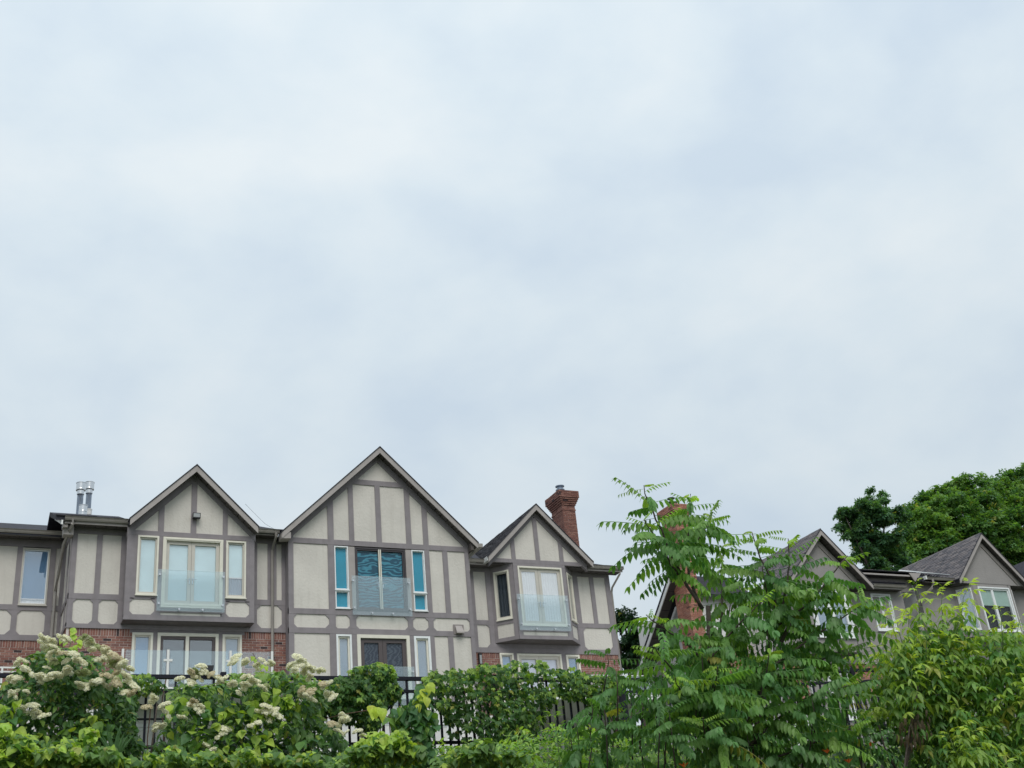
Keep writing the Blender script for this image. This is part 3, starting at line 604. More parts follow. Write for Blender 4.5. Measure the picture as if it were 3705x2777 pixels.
juliet(F, h, 11.72, 13.74, 10.455, 11.73, [(11.77, 11.57), (13.67, 11.57), (11.78, 10.68), (13.67, 10.68), (12.37, 10.52), (13.07, 10.52)], .15)
# floor below
window(F, h, 11.19, 11.69, 7.85, 9.84, 'frame_white', 'frame_cream', .06, .05, 'blind_slate'); window(F, h, 13.79, 14.35, 7.85, 9.84, 'frame_white', 'frame_cream', .07, .05, 'blind_slate')
w = window(F, h, 11.87, 13.64, 7.85, 9.85, 'frame_cream', 'door_brown', .11, .13, 'screen_dark', split=[12.73], name='french_door', reveal=.05, pane='pane_clear')
juliet(F, h, 11.70, 13.70, 7.6, 8.80, [(13.65, 8.66), (11.75, 8.66), (12.4, 7.7), (13.1, 7.7)], .15)
v = MB().rect(F, 15.20, 15.57, 9.93, 10.26, .02, .045).go('vent_hood', 'vent_taupe', h)
o = MB().add([F(15.27, .045, 10.22), F(15.50, .045, 10.22), F(15.52, .20, 9.98), F(15.25, .20, 9.98), F(15.27, .045, 9.95), F(15.50, .045, 9.95), F(15.52, .20, 9.94), F(15.25, .20, 9.94)], [(0, 1, 2, 3), (3, 2, 6, 7), (0, 3, 7, 4), (1, 5, 6, 2), (4, 7, 6, 5)]).go('hood', 'fascia', v)
gable_roof(h, xc, 3.40, 16.30, .955, 35.25, 43.0, 35.6, lowback=36.5, hwl=3.40, hwr=3.38)
o = MB().add([(9.38, 35.24, 13.02), (9.68, 35.24, 13.02), (9.68, 35.24, 12.82), (9.38, 35.24, 12.80), (9.38, 35.6, 13.02), (9.68, 35.6, 13.02), (9.68, 35.6, 12.82), (9.38, 35.6, 12.80)], [(0, 3, 2, 1), (4, 5, 6, 7), (0, 1, 5, 4), (3, 7, 6, 2), (0, 4, 7, 3)]).go('eave_return', 'fascia', h)
g = MB().box(16.02, 16.42, 35.35, 38, 12.93, 13.06).go('gutter', 'gutter_metal', h)
MB().box(15.95, 16.05, 35.3, 38, 12.80, 13.05).go('fascia_board', 'soffit', h)
downpipe(h, [(16.12, 35.5, 12.95), (16.12, 35.52, 12.80), (15.99, 35.72, 12.62), (15.99, 35.72, 12.2), (15.99, 36.0, 12.0)])
MB().tube([(9.42, 35.3, 13.1), (9.2, 35.4, 13.14), (8.9, 35.4, 13.3), (8.6, 35.3, 13.52), (8.2, 35.2, 13.86)], .004, 5).go('cable', 'cable_black', h)
panels(F, h, [(9.68, 15.95, G, 7.62)], m='lower_wall')
window(F, h, 11.0, 13.0, 4.8, 7.2, 'frame_white', 'frame_white', .1, .07, 'blind_pale', split=[12.0], name='patio_door'); window(F, h, 13.8, 14.9, 5.5, 7.1, 'frame_white', 'frame_white', .08, .06, 'blind_slate')

# ================================================================== HOUSE with canted bay and brick chimney
h = thing('house', 'half-timbered house with angled oriel bay, white curtains behind glass balcony, corbelled red chimney', 'house', (19.8, 37.7, G), GRP)
F = FY(37.7); xc = 19.375
walls(h, 15.9, 22.60, 37.95, 46, G, 13.05)
timbers(F, h, [(15.95, 22.65, 12.84, 13.05), (15.95, 22.65, 10.89, 11.055), (15.95, 22.65, 9.90, 10.08), (15.95, 17.02, 9.95, 12.9, -.004), (17.49, 17.75, 9.95, 12.9, -.004), (20.95, 21.27, 9.95, 12.9, -.004), (21.78, 21.95, 10.95, 12.9, -.004), (22.45, 22.65, 9.95, 12.9, -.004), (17.6, 21.2, 10.0, 10.22, -.006)])
panels(F, h, [(17.0, 17.51, 11.03, 12.86), (21.25, 21.80, 11.03, 12.86), (21.93, 22.47, 11.03, 12.86)])
octo(F, h, 16.9, 17.49, 10.10, 10.91, .15, 'bc'); octo(F, h, 21.25, 22.45, 10.07, 10.88, .17)
# canted oriel: three faces
P0, P1, P2, P3 = (17.66, 37.7), (18.32, 37.05), (20.43, 37.05), (21.10, 37.7)
b = MB(); pl = [(18.02, 37.7), (18.45, 37.40), (20.30, 37.40), (20.74, 37.7)]
b.add([(x, y, 10.25) for x, y in pl] + [(x, y, 13.0) for x, y in pl], [(3, 2, 1, 0), (4, 5, 6, 7), (0, 1, 5, 4), (1, 2, 6, 5), (2, 3, 7, 6), (3, 0, 4, 7)]); b.go('bay', 'timber', h)
b = MB(); pl = [P0, P1, P2, P3]; b.add([(x, y, 10.225) for x, y in pl] + [(x, y, 10.25) for x, y in pl], [(3, 2, 1, 0), (4, 5, 6, 7), (0, 1, 5, 4), (1, 2, 6, 5), (2, 3, 7, 6), (3, 0, 4, 7)]); b.go('bay_underside', 'soffit', h)
B = FY(37.05)
timbers(B, h, [(18.32, 20.43, 12.90, 13.017), (18.32, 20.43, 10.24, 10.37), (18.32, 18.49, 10.3, 13.0, -.004), (20.27, 20.43, 10.3, 13.0, -.004), (18.45, 20.3, 10.52, 10.74, -.006)])
panels(B, h, [(18.45, 20.28, 10.35, 10.54)])
L = Frame(*P0, P1[0] - P0[0], P1[1] - P0[1]); RR = Frame(*P2, P3[0] - P2[0], P3[1] - P2[1]); wl = math.hypot(.66, .65)
for FF, fl_ in ((L, 0), (RR, 1)):
    timbers(FF, h, [(0, wl, 12.80, 13.02), (0, wl, 10.24, 10.37), (0, .15, 10.3, 12.9, -.004), (wl - .16, wl, 10.3, 12.9, -.004), (.05, wl - .05, 10.85, 11.02, -.006)], d=.012)
    panels(FF, h, [(.13, wl - .14, 10.35, 10.87)], d=-.02)
    window(FF, h, .16, wl - .17, 11.02, 12.80, cw=.06, sw=.04, blind=None, dcase=.03, pane='pane_clear')
    curtain(FF, .2, wl - .2, 11.1, 12.7, -.14, .012, .11, 'curtain_dark', h)
w = window(B, h, 18.49, 20.28, 10.74, 12.91, cw=.06, sw=.11, split=[19.33], blind=None, name='french_door', dcase=.045, reveal=.06)
curtain(B, 18.56, 19.33, 10.85, 12.82, -.075, .006, .10, 'curtain_white', w); curtain(B, 19.34, 20.22, 10.85, 12.82, -.075, .006, .10, 'curtain_white', w)
lever(B, w, 19.28, 11.55, -1, .0); lever(B, w, 19.39, 11.55, 1, .0)
juliet(B, h, 18.30, 20.34, 10.52, 11.81, [(18.37, 11.65), (20.27, 11.65), (18.39, 10.74), (20.27, 10.74), (18.96, 10.58), (19.69, 10.58)], .15)
# gable front flush with the bay, overhanging either side of it
MB().prism(B, [(17.35, 13.02), (21.4, 13.02), (21.4, 13.05), (xc, 14.98), (17.35, 13.05)], -.22, -.09).go('wall', 'timber', h)
timbers(B, h, [(17.42, 21.33, 13.02, 13.16), (18.31, 18.47, 13.1, 14.0, -.004), (19.29, 19.46, 13.1, 14.8, -.004), (20.27, 20.43, 13.1, 14.0, -.004)])
rakes(B, h, xc, 14.84, 1.0, 2.0, 2.0, .26)
panels(B, h, [[(17.62, 13.14), (18.33, 13.14), (18.33, 13.9)], [(18.45, 13.14), (19.31, 13.14), (19.31, 14.8), (18.45, 13.95)], [(19.44, 13.14), (20.29, 13.14), (20.29, 13.95), (19.44, 14.8)], [(20.41, 13.14), (21.12, 13.14), (20.41, 13.86)]])
for a, b_ in ((16.95, 18.3), (20.45, 22.6)):
    k = int((b_ - a) / .28)
    for i in range(k): MB().box(a + i * .28, a + i * .28 + .265, 37.15, 37.68, 12.985, 13.0).go('soffit_panel', 'soffit', h)
gable_roof(h, xc, 2.12, 15.27, 1.0, 36.78, 42.6, 37.05, lowback=37.3, shingles=('shingle_black', .14, .30, 250))
low_roof(h, 16.5, 23.0, 37.2, 13.12, lim=60)
eave(h, 21.45, 22.98, 37.7, 13.10, .52, soff_z=12.96); eave(h, 16.4, 17.32, 37.7, 13.10, .52, soff_z=12.97)
MB().box(17.22, 17.34, 36.8, 37.3, 12.98, 13.14).go('gutter_end', 'white_paint', h); MB().box(21.42, 21.60, 36.85, 37.1, 13.10, 13.22).go('gutter_end', 'white_paint', h)
downpipe(h, [(22.86, 37.18, 13.02), (22.86, 37.2, 12.86), (22.70, 37.62, 12.45), (22.70, 37.7, 12.3), (22.70, 37.8, 8)])
chimney(h, 22.28, 22.87, 40.0, 40.96, 12.5, 0, 17.25)
f = MB().lathe(22.40, 40.22, [(.13, 17.2), (.13, 17.34), (.19, 17.36), (.19, 17.40), (.12, 17.42), (.12, 17.50), (.19, 17.53), (.19, 17.56), (.03, 17.60)], 20).go('chimney_pot', 'galvanised', h)
window(F, h, 17.79, 18.32, 7.9, 9.89, cw=.06, sw=.04, blind='blind_blue'); window(F, h, 20.42, 20.97, 7.9, 9.87, cw=.07, sw=.04, blind='blind_blue')
w = window(F, h, 18.46, 20.23, 7.85, 9.88, cw=.07, sw=.11, split=[19.33], blind='blind_lilac', name='french_door')
timbers(F, h, [(18.31, 18.47, 7.8, 9.92, -.01), (20.22, 20.43, 7.8, 9.92, -.01)])
brickwork(F, h, [(15.95, 17.79, 7.75, 9.91), (20.97, 22.62, 7.75, 9.91)], limit=290)
wl_ = MB().rect(F, 16.97, 17.08, 9.45, 9.82, .0, .10).rect(F, 16.96, 17.09, 9.82, 9.85, .0, .11).go('wall_lamp', 'lamp_black', h); MB().rect(F, 16.985, 17.065, 9.49, 9.79, .101, .106).go('lamp_glass', 'lamp_glass', wl_)
MB().box(17.6, 22.6, 33.9, 37.7, 7.45, 7.6).go('deck', 'white_paint', h)
MB().box(18.0, 21.6, 33.95, 33.964, 7.65, 8.22).go('glass_panel', 'rail_glass', h); MB().box(18.0, 21.6, 33.93, 33.98, 8.22, 8.25).go('railing', 'white_paint', h)
panels(F, h, [(15.95, 22.62, G, 7.75)], m='lower_wall')
window(F, h, 18.0, 20.0, 4.8, 7.1, 'frame_white', 'frame_white', .1, .07, 'blind_pale', split=[19.0], name='patio_door'); window(F, h, 16.4, 17.3, 5.4, 7.1, 'frame_white', 'frame_white', .08, .06, 'blind_slate')
MB().box(22.60, 22.63, 37.9, 46, G, 13.0).go('wall', 'stucco_grey', h)

# ================================================================== grey stucco HOUSES on the right
GR2 = 'grey stucco houses on the right'
h = thing('house', 'grey stucco gabled house behind the feathery tree, with pink brick chimney and white french door', 'house', (33, 38.3, G), GR2)
F = FY(38.3); xc = 33.07
walls(h, 30.4, 37.6, 38.55, 46, G, 13.1)
panels(F, h, [(30.4, 37.7, 10.02, 13.15), (30.4, 37.7, G, 9.8)], m='stucco_grey')
timbers(F, h, [(30.4, 37.7, 9.86, 10.03, .05)], m='fascia')
brickwork(F, h, [(30.5, 31.6, 8.4, 9.84), (33.9, 35.6, 8.6, 9.84)], m='brick_pink', limit=200)
window(F, h, 35.85, 36.95, 11.30, 12.92, 'frame_white', 'frame_white', .07, .05, 'blind_slate', split=[36.4], name='window')
B = FY(37.7)
MB().box(31.95, 34.2, 38.0, 38.3, 10.2, 13.0).go('bay', 'stucco_grey', h)
panels(B, h, [(31.9, 32.05, 10.2, 13.0), (34.07, 34.25, 10.2, 13.0), (32.0, 34.1, 12.96, 13.05), (32.0, 34.1, 10.2, 10.78)], m='stucco_grey')
w = window(B, h, 32.05, 34.06, 10.78, 12.96, 'frame_white', 'frame_white', .10, .16, 'blind_slate', split=[33.05], name='french_door', dcase=.06)
MB().prism(B, [(31.0, 12.99), (35.14, 12.99), (35.14, 12.99), (xc, 15.02)], -.5, 0).go('wall', 'stucco_grey', h)
rakes(B, h, xc, 14.72, 1.045, 1.68, 1.68, .30, m='timber_grey', d=.03)
gable_roof(h, xc, 2.18, 15.33, 1.05, 37.35, 43.0, 37.7, lowback=37.8, shingles=('shingle', .14, .30, 150))
low_roof(h, 35.1, 37.6, 37.85, 13.30, lim=30)
eave(h, 35.2, 37.5, 38.3, 13.18, .45, soff_z=13.05)
MB().box(35.0, 38.6, 38.52, 38.58, 13.15, 13.75).go('wall', 'timber_grey', h); MB().box(35.2, 38.75, 38.15, 38.2, 13.74, 13.90).go('fascia_board', 'fascia', h); MB().box(35.1, 38.6, 38.2, 38.52, 13.73, 13.76).go('soffit_panel', 'soffit', h)
low_roof(h, 35.0, 38.7, 38.15, 13.93, s=.28, depth=5, m='shingle', lim=60)
MB().prism(FY(38.1), [(38.2, 13.9), (38.9, 13.9), (38.45, 13.50)], -.04, 0).go('eave_return', 'fascia', h)
rv = MB().lathe(36.9, 40.2, [(.3, 14.35), (.22, 14.42), (.22, 14.62), (.30, 14.62), (.30, 14.68), (.02, 14.72)], 12).go('roof_vent', 'lamp_black', h)
rc = MB().lathe(34.95, 39.6, [(.20, 14.5), (.20, 15.35), (.27, 15.40), (.27, 15.45), (.2, 15.5), (.25, 15.56), (.25, 15.60), (.02, 15.62)], 16).go('roof_cowl', 'soffit', h)
for sg in (-1, 1): MB().box(31.2 if sg < 0 else 34.3, 31.88 if sg < 0 else 35.15, 37.72, 38.28, 12.965, 12.985).go('soffit_panel', 'soffit', h)
# left wing with stepped side gable and pink brick chimney
panels(FY(40.2), h, [(28.2, 30.6, 11.0, 13.2)], m='lower_wall'); walls(h, 28.2, 30.5, 40.4, 45, G, 13.1, 'lower_wall')
brickwork(FY(40.2), h, [(28.2, 30.5, 9.6, 11.0)], m='brick_pink', limit=90)
for dx, dz, dy in ((0, 0, 0), (.45, -.75, -.1)):
    x = 27.75 - dx; pts = [(40.7 + dy, 14.72 + dz), (44.9 + dy, 11.0 + dz), (44.9 + dy, 10.78 + dz), (40.7 + dy, 14.50 + dz)]
    o = MB().add([(x, y, z) for y, z in pts] + [(x + .04, y, z) for y, z in pts], [(0, 1, 2, 3), (7, 6, 5, 4), (0, 4, 5, 1), (3, 2, 6, 7)]).go('rake_board', 'white_paint', h); recalc(o)
    o = MB().add([(x - .03, y, z + .24) for y, z in (pts[3], pts[2])] + [(x + .8, y, z + .24) for y, z in (pts[3], pts[2])] + [(x - .03, y, z + .30) for y, z in (pts[3], pts[2])] + [(x + .8, y, z + .30) for y, z in (pts[3], pts[2])], [(0, 1, 3, 2), (4, 6, 7, 5), (0, 4, 5, 1), (2, 3, 7, 6), (0, 2, 6, 4), (1, 5, 7, 3)]).go('roof', 'shingle_dark', h); recalc(o)
    for i in range(12):
        f0, f1 = (i + .05) / 12, (i + .95) / 12; q = lambda f: (40.7 + dy + 4.2 * f, 14.55 + dz - 3.72 * f)
        a = [(x + .05, *q(f0)), (x + .05, *q(f1)), (x + .5, *q(f1)), (x + .5, *q(f0))]
        o = MB().add(a + [(p[0], p[1], p[2] + .02) for p in a], [(0, 1, 2, 3), (7, 6, 5, 4), (0, 4, 5, 1), (1, 5, 6, 2), (2, 6, 7, 3), (3, 7, 4, 0)]).go('soffit_panel', 'soffit', h); recalc(o)
for p_, q_ in (((39.85, 13.08), (41.0, 14.25)), ((41.0, 14.25), (44.9, 10.95))):
    MB().add([(28.4, p_[0], p_[1]), (30.9, p_[0], p_[1]), (30.9, q_[0], q_[1]), (28.4, q_[0], q_[1]), (28.4, p_[0], p_[1] - .12), (30.9, p_[0], p_[1] - .12), (30.9, q_[0], q_[1] - .12), (28.4, q_[0], q_[1] - .12)], [(0, 1, 2, 3), (7, 6, 5, 4), (0, 4, 5, 1), (1, 5, 6, 2), (2, 6, 7, 3), (3, 7, 4, 0)]).go('roof', 'shingle_dark', h)
chimney(h, 27.70, 28.30, 40.0, 40.95, 9.0, 0, 17.06, 'brick_pink')
f = MB().lathe(27.98, 40.5, [(.15, 17.0), (.15, 17.30), (.24, 17.31), (.24, 17.34), (.08, 17.40), (.08, 17.5), (.17, 17.52), (.17, 17.55), (.02, 17.6)], 18).go('chimney_pot', 'lamp_black', h)
MB().lathe(27.75, 40.3, [(.09, 17.0), (.09, 17.22), (.15, 17.24), (.15, 17.27), (.02, 17.3)], 14).go('chimney_pot', 'lamp_black', h)
wl_ = MB().rect(F, 31.25, 31.50, 9.25, 9.52, .0, .16).rect(F, 31.2, 31.55, 9.52, 9.56, 0, .2).go('wall_lamp', 'lamp_black', h)
window(F, h, 31.7, 33.7, 7.6, 9.6, 'frame_white', 'frame_white', .1, .08, 'blind_pale', split=[32.7], name='french_door')
window(F, h, 29.0 + 1.5, 31.2, 5.6, 8.2, 'frame_white', 'frame_white', .1, .08, 'blind_pale', name='window')

h = thing('house', 'grey stucco house at the right edge, shingled gable, open sliding window with half-drawn green blinds', 'house', (42, 38.35, G), GR2)
F = FY(38.35); xc = 42.50
walls(h, 38.75, 47.5, 38.6, 46, G, 13.5)
panels(F, h, [(38.8, 47.5, 11.3, 13.5), (38.8, 47.5, G, 11.2)], m='stucco_grey'); timbers(F, h, [(38.8, 47.5, 11.18, 11.32, .04)], m='timber_grey')
MB().box(38.77, 38.8, 38.35, 46, G, 13.5).go('wall', 'stucco_grey', h)
P0, P1, P2, P3 = (40.75, 38.35), (41.40, 37.7), (43.68, 37.7), (44.33, 38.35)
b = MB(); b.add([(x, y, 11.2) for x, y in ((41.10, 38.35), (41.55, 38.05), (43.53, 38.05), (43.98, 38.35))] + [(x, y, 13.42) for x, y in ((41.10, 38.35), (41.55, 38.05), (43.53, 38.05), (43.98, 38.35))], [(3, 2, 1, 0), (4, 5, 6, 7), (0, 1, 5, 4), (1, 2, 6, 5), (2, 3, 7, 6), (3, 0, 4, 7)]); b.go('bay', 'stucco_grey', h)
B = FY(37.7); L = Frame(*P0, .65, -.65); RR = Frame(*P2, .65, .65); wl = math.hypot(.65, .65)
panels(B, h, [(41.40, 41.62, 11.1, 13.44), (43.52, 43.68, 11.1, 13.44), (41.6, 43.55, 13.28, 13.44), (41.6, 43.55, 11.1, 11.24)], m='stucco_grey', d=0)
timbers(B, h, [(41.36, 43.72, 10.98, 11.12)], m='timber_grey')
w = window(B, h, 41.61, 43.52, 11.26, 13.28, 'frame_white', 'frame_white', .06, .06, 'blind_green', split=[42.47], blind_z=12.45, name='window', dcase=.05, pane='pane_clear')
for FF in (L, RR):
    panels(FF, h, [(0, .14, 11.1, 13.44), (wl - .12, wl, 11.1, 13.44), (.1, wl - .1, 13.25, 13.44), (.1, wl - .1, 11.1, 11.36)], m='stucco_grey', d=0)
    window(FF, h, .14, wl - .12, 11.36, 13.25, 'frame_white', 'frame_white', .05, .04, 'blind_slate', dcase=.03)
MB().prism(B, [(40.45, 13.42), (44.55, 13.42), (44.55, 13.5), (xc, 15.42), (40.45, 13.5)], -.25, 0).go('wall', 'stucco_grey', h)
rakes(B, h, xc, 15.22, 1.07, 1.66, 1.66, .25, m='timber_grey', d=.03)
gable_roof(h, xc, 2.08, 15.78, 1.07, 37.47, 42.95, 37.7, lowback=37.7, shingles=('shingle', .14, .30, 300))
# valley flashing
o = MB().add([(42.40, 42.95, 15.70), (42.40, 42.85, 15.73), (40.75, 38.35, 13.99), (40.75, 38.25, 13.95), (42.40, 42.95, 15.73), (42.40, 42.85, 15.76), (40.75, 38.35, 14.02), (40.75, 38.25, 13.98)], [(0, 1, 2, 3), (7, 6, 5, 4), (0, 4, 5, 1), (1, 5, 6, 2), (2, 6, 7, 3), (3, 7, 4, 0)]).go('valley_flashing', 'white_paint', h); recalc(o)
low_roof(h, 38.6, 41.5, 37.85, 13.56, m='shingle', lim=40); low_roof(h, 44.2, 47.5, 37.85, 13.56, m='shingle', lim=40)
eave(h, 38.75, 40.46, 38.35, 13.62, .50, soff_z=13.46); eave(h, 44.6, 47.5, 38.35, 13.62, .50, soff_z=13.46)
MB().box(40.44, 40.56, 37.5, 37.95, 13.48, 13.66).go('gutter_end', 'fascia', h); MB().box(38.70, 38.76, 37.68, 37.86, 13.50, 13.66).go('gutter_end', 'white_paint', h)
for a, b_ in ((40.5, 41.4), (43.7, 44.6)):
    for i in range(3): MB().box(a + i * .3, a + i * .3 + .285, 37.75, 38.33, 13.40, 13.415).go('soffit_panel', 'soffit', h)
downpipe(h, [(39.15, 37.77, 13.54), (39.15, 37.77, 13.36), (39.05, 37.85, 13.15), (38.45, 38.3, 12.62), (38.35, 38.3, 12.4), (38.35, 38.3, 8)], .10)
gable_roof(h, 49.2, 2.6, 16.0, 1.0, 38.0, 43, 38.3, lowback=38.3)

# ------------------------------------------------------------------ fence
fy = 16.0
fence = thing('fence', 'black metal picket fence overgrown with vines below the houses', 'fence', (5, 16, 2.6))
XF = 9.6
segs = [((-2.5, 16.0, 0), (XF, 16.0, 0)), ((XF, 16.0, 0), (15.2, 14.85, .0))]
for (xa, ya, _), (xb, yb, _) in segs:
    l = math.hypot(xb - xa, yb - ya); FF = Frame(xa, ya, xb - xa, yb - ya)
    for zt_, hh, dd in ((3.83, .05, .03), (3.645, .038, .02), (2.93, .042, .02)):
        MB().rect(FF, 0, l, zt_ - hh, zt_, -dd, dd).go('rail', 'fence_black', fence)
    n = int(l / .124); me = MB().box(-.015, .015, -.012, .012, 0, 1.02).mesh('picket', 'fence_black')
    for i in range(n + 1):
        u = i * .124; p = FF(u, 0, 2.62)
        if i % 16 == 0:
            MB().rect(FF, u - .035, u + .035, 2.3, 3.87, -.035, .035).go('post', 'fence_black', fence); continue
        o = link('picket', me, fence, p); o.rotation_euler = (0, 0, math.atan2(yb - ya, xb - xa)); o.scale = (1, 1, 1.17 if i % 2 else 1.0)
FF = Frame(-2.5, 16)
for zt_ in (3.45, 3.27): MB().rect(FF, 4.80, 5.32, zt_ - .02, zt_, -.018, .018).go('cross_bar', 'fence_black', fence)
MB().tube([(5.75, 16.25, 3.35), (6.15, 16.25, 3.72)], .02, 4).go('brace', 'fence_black', fence); MB().tube([(5.75, 16.25, 3.72), (5.62, 16.25, 3.35)], .02, 4).go('brace', 'fence_black', fence)
lp = thing('spotlight', 'small black spotlight raised above the fence rail beside the white flower heads', 'lamp', (3.23, 15.94, 3.83))
b = MB(); b.add([(3.17, 15.86, 3.93), (3.30, 15.86, 3.93), (3.32, 15.98, 3.955), (3.17, 15.98, 3.955), (3.18, 15.86, 3.86), (3.285, 15.86, 3.86), (3.30, 15.98, 3.865), (3.18, 15.98, 3.865)], [(0, 1, 2, 3), (7, 6, 5, 4), (0, 4, 5, 1), (1, 5, 6, 2), (2, 6, 7, 3), (3, 7, 4, 0)]); o = b.go('lamp_head', 'lamp_black', lp); recalc(o)
MB().tube([(3.235, 15.95, 3.82), (3.235, 15.95, 3.87)], .012, 6).go('stem', 'lamp_black', lp)

# ================================================================== VEGETATION
def leaf_verts(outline, fold=.12, droop=.18):
    """blade from half outline (x, halfwidth): two halves folded along the midrib; tip bends down"""
    v = []; f = []; n = len(outline)
    for x, w in outline: z = -droop * x * x; v += [(x, 0, z), (x, w, z + fold * w * 2), (x, -w, z + fold * w * 2)]
    for i in range(n - 1):
        a, b = 3 * i, 3 * i + 3
        f += [(a, b, b + 1, a + 1), (a, a + 2, b + 2, b)]
    return np.array(v, float), f
OVAL = [(0, .01), (.18, .17), (.45, .24), (.75, .15), (1, .01)]
LANCE = [(0, .01), (.15, .15), (.45, .17), (.8, .08), (1, .005)]
LEAFLET = [(0, .02), (.14, .21), (.42, .26), (.75, .15), (1, .005)]
HEART = [(-.12, .16), (.02, .40), (.30, .46), (.62, .28), (1, .01)]
LOBED = [(-.10, .14), (.0, .38), (.16, .28), (.34, .52), (.52, .26), (.72, .20), (1, .01)]
def merge(parts):
    V = []; Fc = []; b = 0
    for v, f in parts: V.append(v); Fc += [tuple(i + b for i in q) for q in f]; b += len(v)
    return np.vstack(V), Fc
def xf(v, Rm, p, s=1.0): return (np.asarray(v) * s) @ np.array(Rm).T + np.array(p)
def frame_from(t, up):
    t = np.array(t, float); t /= np.linalg.norm(t); up = np.array(up, float); s = np.cross(up, t); s /= np.linalg.norm(s) + 1e-9; n = np.cross(t, s)
    return np.array([t, s, n]).T
def stick(a, b, r):
    a, b = np.array(a, float), np.array(b, float); Fm = frame_from(b - a, (.1, .2, 1)); v = []
    for p in (a, b):
        for k in range(3): v.append(p + Fm[:, 1] * r * math.cos(k * 2.094) + Fm[:, 2] * r * math.sin(k * 2.094))
    return np.array(v), [(0, 1, 4, 3), (1, 2, 5, 4), (2, 0, 3, 5)]
def frond(npair, L, ll, seed, arch=.25, hang=66):
    """pinnate leaf: arching stalk along +X, leaflets hanging in pairs"""
    rr = random.Random(seed); parts = []; lv = leaf_verts(LEAFLET, .10, .12)
    P = [np.array((L * t, .02 * math.sin(3 * t + seed), -arch * L * t * t)) for t in np.linspace(0, 1, 7)]
    for a, b in zip(P, P[1:]): parts.append(stick(a, b, .004))
    for i in range(npair):
        t = .16 + .84 * i / (npair - 1); x = L * t; p = (x, .02 * math.sin(3 * t + seed), -arch * L * t * t)
        size = ll * (1.0 - .45 * abs(t - .5) ** 1.5 * 1.6) * rr.uniform(.88, 1.08)
        for sg in (-1, 1):
            h = R(hang + rr.uniform(-14, 12)); fw = .35 + .25 * t + rr.uniform(-.1, .1)
            d = (fw * math.cos(h), sg * math.cos(h), -math.sin(h)); parts.append((xf(lv[0], frame_from(d, (.9, sg * .4, .5)), p, size), lv[1]))
    parts.append((xf(lv[0], frame_from((.7, 0, -.7), (.5, 0, .7)), P[-1], ll * .8), lv[1]))
    return merge(parts)
def elder_leaf(seed, nl=5):
    """compound leaf of drooping pointed leaflets"""
    rr = random.Random(seed); lv = leaf_verts(LANCE, .10, .25); parts = [stick((0, 0, 0), (.45, 0, .03), .012), stick((.45, 0, .03), (.8, 0, -.05), .010)]
    for x, sg, s in [(.42, 1, .55), (.42, -1, .55), (.66, 1, .6), (.66, -1, .6)][-(nl - 1):]:
        parts.append((xf(lv[0], frame_from((.45, sg * .75, -.35 + rr.uniform(-.2, .1)), (0, 0, 1)), (x, 0, .02), s), lv[1]))
    parts.append((xf(lv[0], frame_from((1, 0, -.5 + rr.uniform(-.2, .1)), (0, 0, 1)), (.8, 0, -.05), .7), lv[1]))
    return merge(parts)
def five_leaf(seed):
    """palmate vine leaf"""
    rr = random.Random(seed); lv = leaf_verts([(0, .02), (.5, .26), (1, .01)], .10, .2); parts = []
    for a, s in ((-75, .55), (-38, .8), (0, 1), (38, .8), (75, .55)):
        parts.append((xf(lv[0], frame_from((math.cos(R(a)), math.sin(R(a)), rr.uniform(-.25, .05)), (0, 0, 1)), (0, 0, 0), s * .6), lv[1]))
    return merge(parts)
def tuft(seed):
    rr = random.Random(seed); parts = []
    for i in range(7):
        a = i * .9 + rr.uniform(-.3, .3); t = (math.cos(a), math.sin(a), rr.uniform(-.7, .1)); v = np.array([(0, 0, 0), (.32, .20, 0), (.75, 0, -.05), (.32, -.20, 0)], float)
        parts.append((xf(v, frame_from(t, (rr.uniform(-.3, .3), rr.uniform(-.3, .3), 1)), (rr.uniform(-.3, .3), rr.uniform(-.3, .3), rr.uniform(-.2, .2)), rr.uniform(.6, .95)), [(0, 1, 2, 3)]))
    return merge(parts)
TPL = {'tuft': [tuft(1), tuft(2), tuft(3)], 'heart': [leaf_verts(HEART, .12, .2), leaf_verts(HEART, .2, .35), leaf_verts(HEART, .05, .1)], 'lobed': [leaf_verts(LOBED, .12, .25), leaf_verts(LOBED, .2, .4)],
       'oval': [leaf_verts(OVAL, .12, .3), leaf_verts(OVAL, .2, .15)], 'lance': [leaf_verts(LANCE, .1, .3)],
       'frond': [frond(7, .47, .125, 1, .25, 68), frond(8, .58, .130, 2, .42, 72), frond(9, .66, .130, 3, .2, 66), frond(6, .36, .12, 4, .15, 58), frond(8, .54, .135, 5, .5, 76), frond(8, .60, .125, 6, .05, 62)],
       'elder': [elder_leaf(1), elder_leaf(2), elder_leaf(3, 3), elder_leaf(4, 3)], 'five': [five_leaf(1), five_leaf(2)]}
LME = {}
def leaf_me(kind, k):
    if (kind, k) not in LME:
        v, f = TPL[kind][k]; me = bpy.data.meshes.new('leaf'); me.from_pydata([tuple(x) for x in v], [], f); me.materials.append(MATS['leaf_single']); me.update(); LME[(kind, k)] = me
    return LME[(kind, k)]

